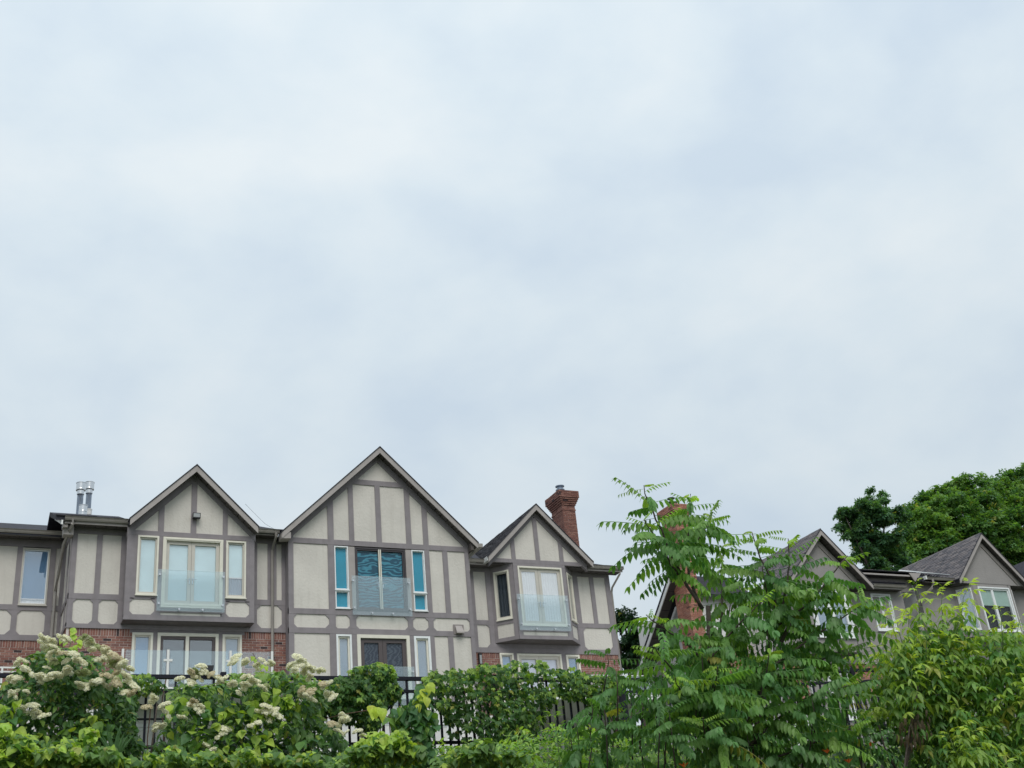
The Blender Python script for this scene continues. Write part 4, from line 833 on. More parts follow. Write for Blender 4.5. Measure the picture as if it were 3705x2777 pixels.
def plant_leaves(parent, kind, items, limit=295, mass='foliage'):
    """items: (pos, tipdir, up, size, colour). nearest ones are single leaves, the rest one mass"""
    items = sorted(items, key=lambda q: q[0][1] - .6 * q[3])
    for it in items[:limit]:
        p, t, u, s, c = it; k = random.randrange(len(TPL[kind])); Fm = frame_from(t, u)
        o = bpy.data.objects.new('leaf', leaf_me(kind, k)); COL.objects.link(o); o.parent = parent
        M_ = Matrix([[*Fm[0], 0], [*Fm[1], 0], [*Fm[2], 0], [0, 0, 0, 1]]); o.rotation_euler = M_.to_euler(); o.scale = (s, s, s)
        o.location = Vector(p) + off(parent); o.color = (*c, 1)
    rest = items[limit:]
    if rest:
        by = {}
        for it in rest: by.setdefault(random.randrange(len(TPL[kind])), []).append(it)
        V = []; Fs_ = []; Cc = []; b = 0
        for k, its in by.items():
            v, f = TPL[kind][k]; nv = len(v); Fm = np.array([frame_from(i[1], i[2]) for i in its]); s = np.array([i[3] for i in its]); p = np.array([tuple(i[0]) for i in its])
            W = np.einsum('nij,vj->nvi', Fm, v) * s[:, None, None] + p[:, None, :]; V.append(W.reshape(-1, 3))
            fa = np.array(f); Fs_.append((fa[None] + (np.arange(len(its)) * nv)[:, None, None] + b).reshape(-1, 4)); b += nv * len(its)
            Cc.append(np.repeat(np.array([i[4] for i in its]), nv, axis=0))
        V = np.vstack(V); Q = np.vstack(Fs_); Cc = np.vstack(Cc); me = bpy.data.meshes.new(mass)
        me.vertices.add(len(V)); me.vertices.foreach_set('co', V.ravel()); me.loops.add(Q.size); me.loops.foreach_set('vertex_index', Q.ravel().astype(np.int32))
        me.polygons.add(len(Q)); me.polygons.foreach_set('loop_start', np.arange(0, Q.size, 4, dtype=np.int32)); me.polygons.foreach_set('loop_total', np.full(len(Q), 4, np.int32))
        at = me.attributes.new('tint', 'FLOAT_COLOR', 'POINT'); at.data.foreach_set('color', np.hstack([Cc, np.ones((len(Cc), 1))]).ravel().astype(np.float32))
        me.materials.append(MATS['leaf_mass']); me.update(calc_edges=True); me.validate(); o = link(mass, me, parent); o['kind'] = 'stuff'; return o

def vary(c, a=.18):
    if random.random() < .018: c = (.34, .36, .08)
    k = random.uniform(1 - a, 1 + a); h = random.uniform(-.08, .08); return (max(.004, c[0] * k * (1 + h)), c[1] * k, max(.003, c[2] * k * (1 - h)))
def lerp(a, b, t): return tuple(x + (y - x) * t for x, y in zip(a, b))
def inside(poly, x, z):
    r_ = False; j = len(poly) - 1
    for i in range(len(poly)):
        xi, zi = poly[i]; xj, zj = poly[j]
        if (zi > z) != (zj > z) and x < (xj - xi) * (z - zi) / (zj - zi) + xi: r_ = not r_
        j = i
    return r_
def edge_dist(poly, x, z):
    best = 9
    for (x1, z1), (x2, z2) in zip(poly, poly[1:] + poly[:1]):
        dx, dz = x2 - x1, z2 - z1; t = max(0, min(1, ((x - x1) * dx + (z - z1) * dz) / (dx * dx + dz * dz + 1e-9))); best = min(best, math.hypot(x - x1 - t * dx, z - z1 - t * dz))
    return best
def sample(poly, n):
    xs = [p[0] for p in poly]; zs = [p[1] for p in poly]; r_ = []
    while len(r_) < n:
        x, z = random.uniform(min(xs), max(xs)), random.uniform(min(zs), max(zs))
        if inside(poly, x, z): r_.append((x, z))
    return r_

def bush(parent, kind, poly, yc, depth, n, size, old, young, pitch=(-60, 0), yfrac=.25, limit=295, clump=.0, mass='foliage', holes=0):
    """leaves through the volume of a mound whose outline faces the street; thick in the middle, thin at its rim"""
    zs = [p[1] for p in poly]; z1 = max(zs); z0 = min(zs); items = []; T = max(edge_dist(poly, x, z) for x, z in sample(poly, 60))
    seeds = [(x, z, random.uniform(-.35, 1)) for x, z in sample(poly, max(4, int(n / 40)))]
    for x, z in sample(poly, n):
        if holes:
            q_ = min(seeds, key=lambda k: (k[0] - x) ** 2 + (k[1] - z) ** 2)
            if q_[2] < -.05 and random.random() < holes: continue
        e_ = min(1, edge_dist(poly, x, z) / T); th = depth * math.sqrt(e_ * (2 - e_)) + .04; q = random.random()
        y = yc + th * (1 - 2 * q ** .7) * -1 if False else yc + th * random.choice((-1, -1, 1)) * random.random() ** .45
        s_ = min(seeds, key=lambda k: (k[0] - x) ** 2 + (k[1] - z) ** 2); lump = s_[2] * clump
        y -= lump * depth * .6
        az = random.gauss(-90, 60); pt = random.uniform(*pitch)
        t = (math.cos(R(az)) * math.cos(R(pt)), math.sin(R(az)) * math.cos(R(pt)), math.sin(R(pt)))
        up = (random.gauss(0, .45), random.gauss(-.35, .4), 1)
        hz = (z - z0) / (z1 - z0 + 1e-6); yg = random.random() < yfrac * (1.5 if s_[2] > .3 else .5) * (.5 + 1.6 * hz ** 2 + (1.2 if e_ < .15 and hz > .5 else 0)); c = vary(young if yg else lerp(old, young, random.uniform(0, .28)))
        items.append(((x, y, z), t, up, random.uniform(*size), c))
    plant_leaves(parent, kind, items, limit, mass); return items
def stems(parent, polys, m, name='stem', n=5, smooth=True):
    for pts, r0, r1 in polys:
        k = len(pts); MB().tube(pts, [r0 + (r1 - r0) * i / (k - 1) for i in range(k)], n).go(name, m, parent, smooth=True)
def wob(a, b, k=5, amp=.05):
    a, b = Vector(a), Vector(b); return [a.lerp(b, i / k) + (Vector((random.uniform(-amp, amp), random.uniform(-amp, amp), random.uniform(-amp, amp) * .4)) if 0 < i < k else Vector((0, 0, 0))) for i in range(k + 1)]

# ---- flower heads: domes of tiny four-petalled florets
mat('petal_cream', (.97, .96, .80), .7, None, (30, .06)); mat('petal_green', (.60, .66, .36), .7, None, (30, .15)); mat('petal_tan', (.82, .76, .56), .7, None, (30, .15)); mat('petal_orange', (.75, .16, .02), .6, None, (20, .15))
for m_ in ('petal_cream', 'petal_green', 'petal_tan'):
    t = MATS[m_].node_tree; p_ = t.nodes['Principled BSDF']; tl = t.nodes.new('ShaderNodeBsdfTranslucent'); tl.inputs[0].default_value = p_.inputs['Base Color'].default_value[:]; ms = t.nodes.new('ShaderNodeMixShader'); ms.inputs[0].default_value = .5
    t.links.new(p_.outputs[0], ms.inputs[1]); t.links.new(tl.outputs[0], ms.inputs[2]); t.links.new(ms.outputs[0], t.nodes['Material Output'].inputs[0])
def flower_me(seed, m, n=300, flat=.62):
    rr = random.Random(seed); b = MB(); lob = [(rr.uniform(0, 6.28), rr.uniform(.25, .85)) for _ in range(7)]
    cs = [(math.cos(a) * r_ * .75, math.sin(a) * r_ * .75, math.sqrt(max(.05, 1 - r_ * r_)) * flat) for a, r_ in lob] + [(0, 0, flat)]
    for c in cs:                       # lumpy green-cream body under the florets
        c = Vector(c); k = len(b.v); b.v += [tuple(c + Vector((.22 * math.cos(a) * math.cos(e_), .22 * math.sin(a) * math.cos(e_), .22 * math.sin(e_)))) for e_ in (-.5, .4, 1.1) for a in (0, 1.05, 2.1, 3.14, 4.19, 5.24)]
        b.f += [(k + r_ * 6 + j, k + r_ * 6 + (j + 1) % 6, k + r_ * 6 + 6 + (j + 1) % 6, k + r_ * 6 + 6 + j) for r_ in (0, 1) for j in range(6)] + [tuple(k + 12 + j for j in range(6))]
    for i in range(n):
        c = rr.choice(cs); th = rr.uniform(0, 6.28); ph = math.acos(rr.uniform(.0, 1)); d = Vector((math.cos(th) * math.sin(ph), math.sin(th) * math.sin(ph), math.cos(ph)))
        p = Vector(c) * 1.0 + d * rr.uniform(.26, .36); nrm = (d + Vector((0, 0, .3)) + Vector((rr.uniform(-.4, .4), rr.uniform(-.4, .4), rr.uniform(-.3, .3)))).normalized()
        a = nrm.orthogonal().normalized(); a.rotate(Matrix.Rotation(rr.uniform(0, 6.28), 3, nrm)); q = nrm.cross(a); s = rr.uniform(.10, .155)
        b.add([p + a * s, p + q * s * .5 + a * s * .0 + nrm * .02, p - a * s, p - q * s * .5 + nrm * .02], [(0, 1, 2, 3)]); b.add([p + q * s, p + a * s * .5 + nrm * .02, p - q * s, p - a * s * .5], [(0, 1, 2, 3)])
    me = bpy.data.meshes.new('flower_head'); me.from_pydata(b.v, [], b.f); me.materials.append(MATS[m]); me.update(); return me
FL = {m: [flower_me(i * 7 + j, m) for i in range(4)] for j, m in enumerate(('petal_cream', 'petal_green', 'petal_tan'))}
def flowers(parent, pts, yc, twin=.6):
    pts = list(pts); pts += [(x + random.uniform(-.09, .09), z - random.uniform(.0, .05), r_ * random.uniform(.7, 1)) for x, z, r_ in pts if random.random() < twin]
    for x, z, r_, *k in pts:
        m = k[0] if k else random.choice(('petal_cream',) * 9 + ('petal_tan', 'petal_green'))
        o = bpy.data.objects.new('flower_head', random.choice(FL[m])); COL.objects.link(o); o.parent = parent; y = yc + random.uniform(-.12, .05)
        o.location = Vector((x, y, z)) + off(parent); o.rotation_euler = (R(random.uniform(15, 50)), R(random.uniform(-22, 22)), random.uniform(0, 6)); r_ *= 1.65; o.scale = (r_, r_, r_ * .9)

DK = (.060, .150, .050); MD = (.09, .20, .055); LT = (.24, .39, .085); YG = (.38, .53, .08); YL = (.52, .62, .09)

# ---- white-flowered shrub at the left
sh = thing('flowering_shrub', 'large shrub at far left crowned with cream flower heads, rising above the fence rail', 'shrub', (1.2, 13.2, 1.0))
P1_ = [(0.68, 3.09), (0.72, 3.22), (0.85, 3.33), (1.03, 3.38), (1.28, 3.40), (1.48, 3.28), (1.66, 3.15), (1.78, 2.98), (1.86, 2.80), (1.88, 2.58), (1.97, 2.40), (1.93, 2.19), (0.81, 2.18), (0.56, 2.19), (0.51, 2.70), (0.53, 2.97)]
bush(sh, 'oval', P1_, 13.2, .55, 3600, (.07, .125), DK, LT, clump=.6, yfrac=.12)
flowers(sh, [(x, z, r_) for (x, z), r_ in zip([(0.87, 3.26), (0.96, 3.27), (1.05, 3.28), (1.10, 3.27), (1.33, 3.24), (1.39, 3.21), (1.46, 3.18), (1.48, 3.15), (1.28, 3.28), (0.90, 3.20), (0.99, 3.17), (0.95, 3.15), (1.17, 3.09), (1.23, 3.05), (1.43, 3.06), (1.55, 3.08), (1.62, 3.04), (1.45, 3.08), (1.66, 3.01), (0.74, 2.93), (0.65, 2.89), (0.73, 3.07), (0.66, 3.05), (0.88, 2.91), (1.00, 2.88), (1.04, 2.91), (1.15, 2.94), (1.29, 2.93), (1.25, 2.83), (1.33, 2.83), (1.49, 2.88), (1.63, 2.94), (1.67, 2.90), (1.58, 2.83), (1.74, 2.85), (1.76, 2.78), (1.79, 2.73), (0.85, 2.62), (0.89, 2.56), (0.70, 2.76), (0.64, 2.74), (1.44, 2.85), (1.03, 3.06), (1.09, 3.12)],
   [.055, .05, .05, .045, .06, .055, .055, .05, .05, .05, .05, .045, .06, .065, .06, .07, .07, .055, .06, .065, .045, .04, .04, .06, .06, .055, .065, .06, .045, .045, .06, .05, .055, .06, .055, .06, .055, .06, .055, .05, .045, .05, .045, .04])], 12.42)
stems(sh, [(wob((1.0 + .25 * i, 13.3, .6), (.55 + .4 * i, 13.2, 2.7 + .15 * (i % 3)), 5, .05), .022, .008) for i in range(5)], 'bark', 'branch')
vn = thing('vine_shoot', 'pale heart-leaved vine tip climbing above the left flower heads against the brick', 'vine', tuple((1.18, 13.00, 3.16)))
pts = [(1.15, 3.10), (1.17, 3.22), (1.20, 3.33), (1.21, 3.43), (1.24, 3.54)]; MB().tube([(x, 13.0, z) for x, z in pts], .004, 5).go('stem', 'stem_green', vn)
items = []
for x, z in [(1.13, 3.48), (1.16, 3.43), (1.22, 3.51), (1.25, 3.51), (1.28, 3.45), (1.25, 3.40), (1.29, 3.41), (1.22, 3.59), (1.24, 3.57), (1.18, 3.33), (1.13, 3.32), (1.24, 3.35), (1.29, 3.32), (1.20, 3.37), (1.27, 3.36)]:
    items.append(((x, 12.97 + random.uniform(-.04, .04), z), (random.uniform(-.8, .8), -.4, -1), (0, -1, .6), random.uniform(.05, .085), vary(YG)))
plant_leaves(vn, 'heart', items)

# ---- second shrub
sh = thing('flowering_shrub', 'cream-flowered shrub in front of the fence, left of the vine mound, spotlight above it', 'shrub', (3.0, 13.3, 1.0))
P2_ = [(2.27, 2.86), (2.29, 3.04), (2.38, 3.07), (2.53, 2.98), (2.77, 3.07), (2.95, 3.16), (3.13, 3.14), (3.32, 3.17), (3.57, 3.20), (3.73, 3.14), (3.89, 2.98), (3.95, 2.80), (3.85, 2.65), (4.07, 2.55), (4.23, 2.40), (4.19, 2.10), (1.99, 2.15), (2.14, 2.40), (2.22, 2.63)]
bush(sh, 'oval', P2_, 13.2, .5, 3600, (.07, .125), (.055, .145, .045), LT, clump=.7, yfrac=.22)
flowers(sh, [(x, z, r_) for (x, z), r_ in zip([(2.44, 3.02), (2.40, 2.97), (2.30, 2.94), (2.24, 2.88), (2.33, 2.85), (2.47, 2.94), (2.82, 3.11), (2.79, 3.05), (2.91, 3.06), (2.62, 2.92), (2.56, 2.93), (2.69, 2.88), (2.74, 2.83), (2.91, 2.91), (3.02, 2.86), (2.87, 2.81), (3.07, 3.09), (3.14, 3.05), (3.43, 3.11), (3.50, 3.07), (3.47, 3.01), (3.64, 3.02), (3.69, 2.98), (3.57, 3.01), (3.55, 2.80), (3.61, 2.75), (3.62, 2.69), (3.80, 2.83), (3.83, 2.75), (3.84, 2.69), (2.96, 2.87), (1.97, 2.71), (1.92, 2.61), (2.10, 2.60), (2.06, 2.43), (2.42, 2.60), (2.36, 2.65), (3.09, 2.59), (3.15, 2.53), (3.21, 2.56), (3.24, 2.50), (2.71, 2.39), (2.69, 2.34), (3.01, 2.42), (3.95, 2.50), (4.01, 2.46), (3.82, 2.41), (3.88, 2.35), (4.10, 2.33), (2.58, 2.16), (2.92, 2.15), (2.49, 2.24), (3.06, 2.80), (2.26, 2.51)],
   [.05, .06, .055, .055, .05, .055, .055, .06, .05, .05, .045, .06, .05, .05, .055, .05, .05, .045, .065, .065, .06, .05, .05, .05, .055, .06, .05, .06, .06, .05, .05, .05, .05, .06, .055, .045, .045, .055, .055, .05, .05, .055, .05, .05, .06, .055, .055, .05, .05, .05, .05, .04, .05, .045])], 12.42)
stems(sh, [(wob((2.4 + .3 * i, 13.3, .6), (2.2 + .4 * i, 13.2, 2.5 + .15 * (i % 3)), 5, .05), .020, .007) for i in range(5)], 'bark', 'branch')
vn = thing('vine_shoot', 'thin bare vine tendril with two pale leaves in front of the lower glass railing', 'vine', tuple((3.28, 13.10, 3.14)))
MB().tube([(x, 13.1, z) for x, z in [(3.26, 3.13), (3.22, 3.27), (3.17, 3.35), (3.15, 3.39)]], .004, 5).go('stem', 'vine_stem', vn)
plant_leaves(vn, 'heart', [((x, 13.08, z), (random.uniform(-.6, .6), -.4, -1), (0, -1, .6), s_, vary(YG)) for (x, z), s_ in zip([(3.15, 3.34), (3.25, 3.25), (3.17, 3.31), (3.29, 3.23)], (.06, .07, .05, .06))])

for lab, P_, n, yv in (('heart-leaved vine scrambling over the second flowering shrub, in front of its leaves', [(2.16, 2.70), (2.43, 2.81), (2.72, 2.70), (3.01, 2.78), (3.31, 2.87), (3.55, 2.69), (3.61, 2.46), (3.85, 2.28), (3.91, 2.02), (2.07, 2.07), (2.17, 2.34)], 360, .35),
                      ('vine leaves mixed into the far-left shrub below its flower heads', [(0.50, 2.70), (0.72, 2.75), (0.86, 2.59), (0.80, 2.44), (1.10, 2.43), (1.43, 2.59), (1.62, 2.53), (1.58, 2.32), (1.38, 2.22), (0.55, 2.18)], 240, .3)):
    c = thing('ground_vine', lab, 'vine', (P_[0][0], 12.6, .6), 'vines along the foot of the bank')
    bush(c, 'heart', P_, 12.62, .18, n, (.06, .125), (.075, .19, .06), YG, pitch=(-75, 0), yfrac=yv, clump=.5)

# ---- virginia creeper mounds on the fence
for lab, P_, n in (('dome of dark green creeper over the fence rail below the dark double door', [(4.72, 3.60), (4.84, 3.71), (5.08, 3.82), (5.28, 3.91), (5.51, 3.95), (5.69, 3.89), (5.81, 3.75), (5.86, 3.60), (5.79, 3.44), (5.63, 3.37), (5.53, 3.07), (5.33, 2.96), (5.22, 3.15), (5.02, 3.18), (4.79, 3.26), (4.68, 3.45)], 1500),
                   ('widest creeper mound covering the fence below the angled bay window', [(6.14, 3.68), (6.27, 3.84), (6.57, 3.90), (6.92, 3.88), (7.10, 3.96), (7.46, 3.99), (7.78, 4.05), (8.01, 4.00), (8.18, 3.89), (8.51, 3.92), (8.73, 3.82), (8.85, 3.61), (8.69, 3.48), (8.31, 3.44), (8.10, 3.20), (7.80, 2.89), (7.49, 2.47), (6.64, 2.49), (6.60, 3.06), (6.37, 3.33), (6.21, 3.48)], 2300),
                   ('thin trailing strands of creeper along the fence rail right of the angled bay', [(8.64, 3.86), (9.31, 3.80), (9.44, 3.69), (9.22, 3.53), (9.39, 3.36), (8.89, 3.24), (8.83, 3.44), (8.61, 3.61)], 330),
                   ('sparse creeper on the fence between the two white-flowered shrubs', [(2.13, 3.76), (2.41, 3.78), (2.69, 3.66), (2.83, 3.59), (2.56, 3.54), (2.35, 3.52), (2.30, 3.17), (2.38, 2.83), (2.22, 2.76), (2.09, 3.24), (2.11, 3.59)], 220),
                   ('loose creeper hanging below the rail between shrub and dark dome', [(4.61, 3.67), (4.76, 3.71), (4.83, 3.37), (4.71, 3.15), (4.90, 3.08), (4.75, 3.00), (4.56, 3.37)], 300)):
    x0 = sum(p[0] for p in P_) / len(P_); c = thing('creeper', lab, 'vine', (x0, 15.9, 2.6), 'creeper growing on the fence')
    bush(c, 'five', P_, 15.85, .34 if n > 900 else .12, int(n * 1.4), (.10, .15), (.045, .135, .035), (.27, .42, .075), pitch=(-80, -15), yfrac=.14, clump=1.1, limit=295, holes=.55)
    for k in range(5): xx = x0 + random.uniform(-.4, .4); MB().tube(wob((xx, 15.95, 2.5), (xx + random.uniform(-.3, .3), 15.9, 3.75), 5, .04), .008, 5).go('stem', 'vine_stem', c, smooth=True)

# ---- grape vine leader in front
gv = thing('grape_vine', 'leafy grape vine leaning up to a yellow tip in front of the fence centre', 'vine', tuple((4.67, 12.40, 1.99)))
P_ = [(4.40, 1.96), (4.43, 2.22), (4.57, 2.39), (4.45, 2.51), (4.55, 2.66), (4.64, 2.63), (4.75, 2.75), (4.85, 2.87), (4.95, 2.90), (4.98, 2.81), (4.87, 2.69), (4.96, 2.57), (4.98, 2.39), (4.88, 2.27), (4.93, 2.12), (5.05, 1.95)]
bush(gv, 'heart', P_, 12.4, .22, 430, (.07, .14), (.050, .145, .05), (.18, .33, .07), pitch=(-80, -20), yfrac=.25)
items = [((x, 12.2 + random.uniform(-.05, .05), z), (random.uniform(-.5, .5), -.3, -1), (0, -1, .5), random.uniform(.08, .13), vary(YL, .12)) for x, z in [(4.74, 2.66), (4.81, 2.78), (4.86, 2.82), (4.89, 2.85), (4.77, 2.72), (4.78, 2.62), (4.82, 2.68), (4.72, 2.61), (4.21, 2.61), (4.26, 2.58), (4.30, 2.56), (4.23, 2.56)]]
plant_leaves(gv, 'heart', items)
stems(gv, [([(x, 12.4, z) for x, z in [(4.67, 1.93), (4.65, 2.21), (4.70, 2.51), (4.84, 2.75), (4.95, 2.90)]], .012, .004), ([(x, 12.4, z) for x, z in [(4.70, 2.45), (4.45, 2.54), (4.26, 2.61), (3.98, 2.57), (3.71, 2.51)]], .006, .003)], 'vine_stem')

# ---- yellow-green ground vines along the bottom edge, left and centre
for lab, P_, n, yv in (('tangle of yellow-green heart-leaved vine filling the bottom left corner', [(0.44, 2.20), (0.57, 2.23), (0.64, 2.13), (0.74, 2.14), (0.83, 2.02), (0.98, 2.04), (1.06, 2.12), (1.14, 2.07), (1.22, 2.21), (1.30, 2.16), (1.28, 2.03), (1.42, 2.04), (1.51, 1.94), (1.63, 1.95), (1.73, 1.80), (0.47, 1.83)], 620, .5),
                      ('low bright vine with yellow-green leaves under the second flowering shrub', [(1.65, 1.82), (1.72, 1.97), (1.84, 1.94), (1.96, 2.05), (2.06, 1.91), (2.25, 1.98), (2.41, 1.89), (2.58, 2.04), (2.66, 1.89), (2.84, 1.97), (2.97, 1.86), (3.18, 1.95), (3.31, 1.84), (3.48, 1.86), (3.53, 1.77)], 420, .22),
                      ('sunny yellow-green undergrowth low down below the dark creeper dome', [(3.49, 1.86), (3.60, 2.01), (3.73, 1.97), (3.81, 2.14), (3.92, 2.01), (4.01, 2.14), (4.15, 1.99), (4.30, 2.00), (4.35, 1.84)], 420, .45),
                      ('fresh green vine at the foot of the wide creeper mound', [(4.54, 1.80), (4.66, 1.97), (4.76, 1.90), (4.89, 2.06), (5.03, 1.88), (5.19, 1.93), (5.40, 1.78)], 260, .2)):
    x0 = sum(p[0] for p in P_) / len(P_); c = thing('ground_vine', lab, 'vine', (x0, 11.3, .3), 'vines along the foot of the bank')
    bush(c, 'heart', P_, 11.3, .45, int(n * 2.4), (.045, .095), (.085, .195, .05), YG, pitch=(-70, 5), yfrac=yv, clump=.4)
# sword-leaved plant
sw = thing('iris_plant', 'clump of upright sword-shaped leaves in the gap below the first shrub', 'plant', tuple((1.61, 12.20, 2.15)))
bx_ = (1.61, 12.20, 2.11)
for k in range(9):
    a = R(-38 + 9.5 * k + random.uniform(-4, 4)); L_ = random.uniform(.25, .36); v = []
    for i in range(7):
        t = i / 6; w = .022 * (1 - t) ** .6 + .001; p = Vector(bx_) + Vector((math.sin(a) * L_ * t, -.05 * t + .01 * k, math.cos(a) * L_ * t)); v += [p + Vector((w, 0, 0)), p + Vector((0, -.006, 0)), p - Vector((w, 0, 0))]
    b = MB().add(v, [q for i in range(6) for q in ((3 * i, 3 * i + 1, 3 * i + 4, 3 * i + 3), (3 * i + 1, 3 * i + 2, 3 * i + 5, 3 * i + 4))]); o = b.go('leaf', 'leaf_single', sw); o.color = (.09, .19, .07, 1)

# ---- feathery weeds (goldenrod) at centre right
k = 0
for (x, z), lab in zip([(6.08, 2.45), (6.27, 2.29), (5.86, 2.12), (6.51, 2.26), (6.78, 2.14), (6.61, 1.99), (6.17, 2.06), (7.02, 2.10)], ('tallest spire-shaped weed before the dark fence gap', 'weed just right of the tall spire weed', 'short weed with narrow leaves left of the others', 'pale green weed under the fence pickets', 'weed nearest the feathery tree, upper one', 'low weed in the middle of the weed patch', 'bushy weed under the tallest spire', 'weed half hidden under the feathery tree fronds')):
    y = 12.0 + random.uniform(-.4, .3); w = thing('goldenrod', lab, 'weed', (x, y, .4), 'narrow-leaved weeds'); MB().tube(wob((x + random.uniform(-.1, .1), y, .4), (x, y, z), 6, .02), .006, 5).go('stem', 'stem_green', w)
    items = []
    for i in range(150):
        t = random.random() ** .8; h_ = z - t * 1.15; sp = .05 + .16 * min(1, t * 2); az = random.uniform(0, 6.28); rr_ = random.uniform(.2, 1) * sp
        items.append(((x + rr_ * math.cos(az), y + rr_ * math.sin(az), h_), (math.cos(az), math.sin(az), .5 - t), (0, 0, 1), random.uniform(.06, .10), vary(lerp((.24, .40, .11), (.13, .27, .07), t))))
    plant_leaves(w, 'lance', items, limit=60)
# dark undergrowth that reads as one mass behind everything low down
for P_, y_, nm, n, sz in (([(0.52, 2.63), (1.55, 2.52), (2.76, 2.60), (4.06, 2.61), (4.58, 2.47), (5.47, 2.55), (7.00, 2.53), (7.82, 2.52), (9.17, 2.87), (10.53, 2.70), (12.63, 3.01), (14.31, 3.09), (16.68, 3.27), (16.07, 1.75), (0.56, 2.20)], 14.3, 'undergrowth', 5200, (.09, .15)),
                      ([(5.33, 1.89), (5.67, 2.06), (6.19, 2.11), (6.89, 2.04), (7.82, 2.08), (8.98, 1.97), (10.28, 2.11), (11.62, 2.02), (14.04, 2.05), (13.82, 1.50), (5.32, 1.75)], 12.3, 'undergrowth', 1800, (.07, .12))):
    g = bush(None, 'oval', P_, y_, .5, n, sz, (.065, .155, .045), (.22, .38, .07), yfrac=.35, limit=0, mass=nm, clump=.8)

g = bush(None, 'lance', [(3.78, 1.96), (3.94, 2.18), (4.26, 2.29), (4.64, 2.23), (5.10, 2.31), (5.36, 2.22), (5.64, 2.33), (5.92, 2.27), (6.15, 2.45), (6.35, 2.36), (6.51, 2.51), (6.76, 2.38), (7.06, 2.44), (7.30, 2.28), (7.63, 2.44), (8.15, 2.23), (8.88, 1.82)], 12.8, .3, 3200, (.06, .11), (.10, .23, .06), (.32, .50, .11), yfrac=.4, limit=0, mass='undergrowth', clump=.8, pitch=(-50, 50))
# ---- tree of heaven: leaders, whorls of hanging pinnate fronds
tr = thing('tree_of_heaven', 'tall young tree with long feathery fronds between the houses, covering a chimney', 'tree', tuple((7.37, 10.40, 1.59)), None)
leaders = [([(7.31, 1.27), (7.29, 2.03), (7.31, 2.65), (7.36, 3.25)], 10.4, 10.3, 0, .045, .026), ([(7.29, 3.22), (7.07, 3.58), (6.93, 3.94), (6.79, 4.28), (6.72, 4.55)], 10.3, 10.2, 1, .020, .005), ([(7.29, 3.22), (7.22, 3.58), (7.30, 3.96), (7.41, 4.29), (7.52, 4.62)], 10.3, 10.5, 1, .020, .005),
           ([(7.02, 3.57), (6.86, 3.70), (6.68, 3.91), (6.52, 4.07)], 10.25, 10.0, 1, .012, .004), ([(7.37, 3.95), (7.54, 4.11), (7.72, 4.27), (7.85, 4.42)], 10.4, 10.6, 1, .012, .004),
           ([(7.31, 2.65), (7.58, 2.95), (7.75, 3.42), (7.85, 3.74), (8.01, 4.10)], 10.4, 10.7, 1, .018, .005), ([(7.46, 1.38), (7.84, 2.49), (8.23, 3.06)], 10.3, 10.0, 0, .035, .02), ([(7.99, 2.97), (8.02, 3.40), (7.90, 3.70), (7.81, 3.97)], 10.0, 9.9, 1, .016, .005),
           ([(7.99, 2.97), (8.23, 3.38), (8.38, 3.70), (8.45, 4.00)], 10.0, 10.1, 1, .016, .005), ([(7.99, 2.97), (8.36, 3.17), (8.66, 3.46), (8.88, 3.69)], 10.0, 9.7, 1, .014, .005), ([(7.69, 2.44), (8.27, 2.77), (8.74, 3.02), (9.19, 3.25)], 10.1, 9.8, 1, .016, .005),
           ([(7.69, 2.44), (8.28, 2.53), (8.73, 2.69), (9.11, 2.82)], 10.1, 10.2, 1, .014, .005), ([(7.24, 2.63), (6.97, 2.83), (6.69, 2.96), (6.44, 3.07)], 10.3, 10.1, 1, .016, .005), ([(7.26, 2.17), (6.83, 2.40), (6.56, 2.56), (6.35, 2.70)], 10.3, 9.9, 1, .016, .005),
           ([(7.22, 2.01), (6.88, 2.12), (6.60, 2.23), (6.42, 2.34)], 10.3, 9.7, 1, .014, .005), ([(7.25, 1.95), (7.09, 2.17), (6.90, 2.23), (6.79, 2.40)], 10.3, 9.5, 1, .014, .005), ([(7.48, 1.76), (7.88, 2.04), (8.28, 2.21), (8.68, 2.32)], 10.2, 9.8, 1, .014, .005),
           ([(7.34, 1.77), (7.02, 1.80), (6.73, 1.83), (6.59, 1.94)], 10.2, 9.6, 1, .014, .005), ([(7.44, 1.93), (7.56, 2.15), (7.57, 2.38), (7.52, 2.61)], 10.2, 9.6, 1, .014, .005), ([(7.43, 1.55), (7.98, 1.70), (8.36, 1.81), (8.79, 1.92)], 10.2, 9.9, 1, .014, .005),
           ([(7.17, 2.60), (7.36, 2.84), (7.53, 3.02), (7.75, 3.20)], 10.2, 9.8, 1, .014, .005)]
BASE12 = leaders[1][0][0]; items = []
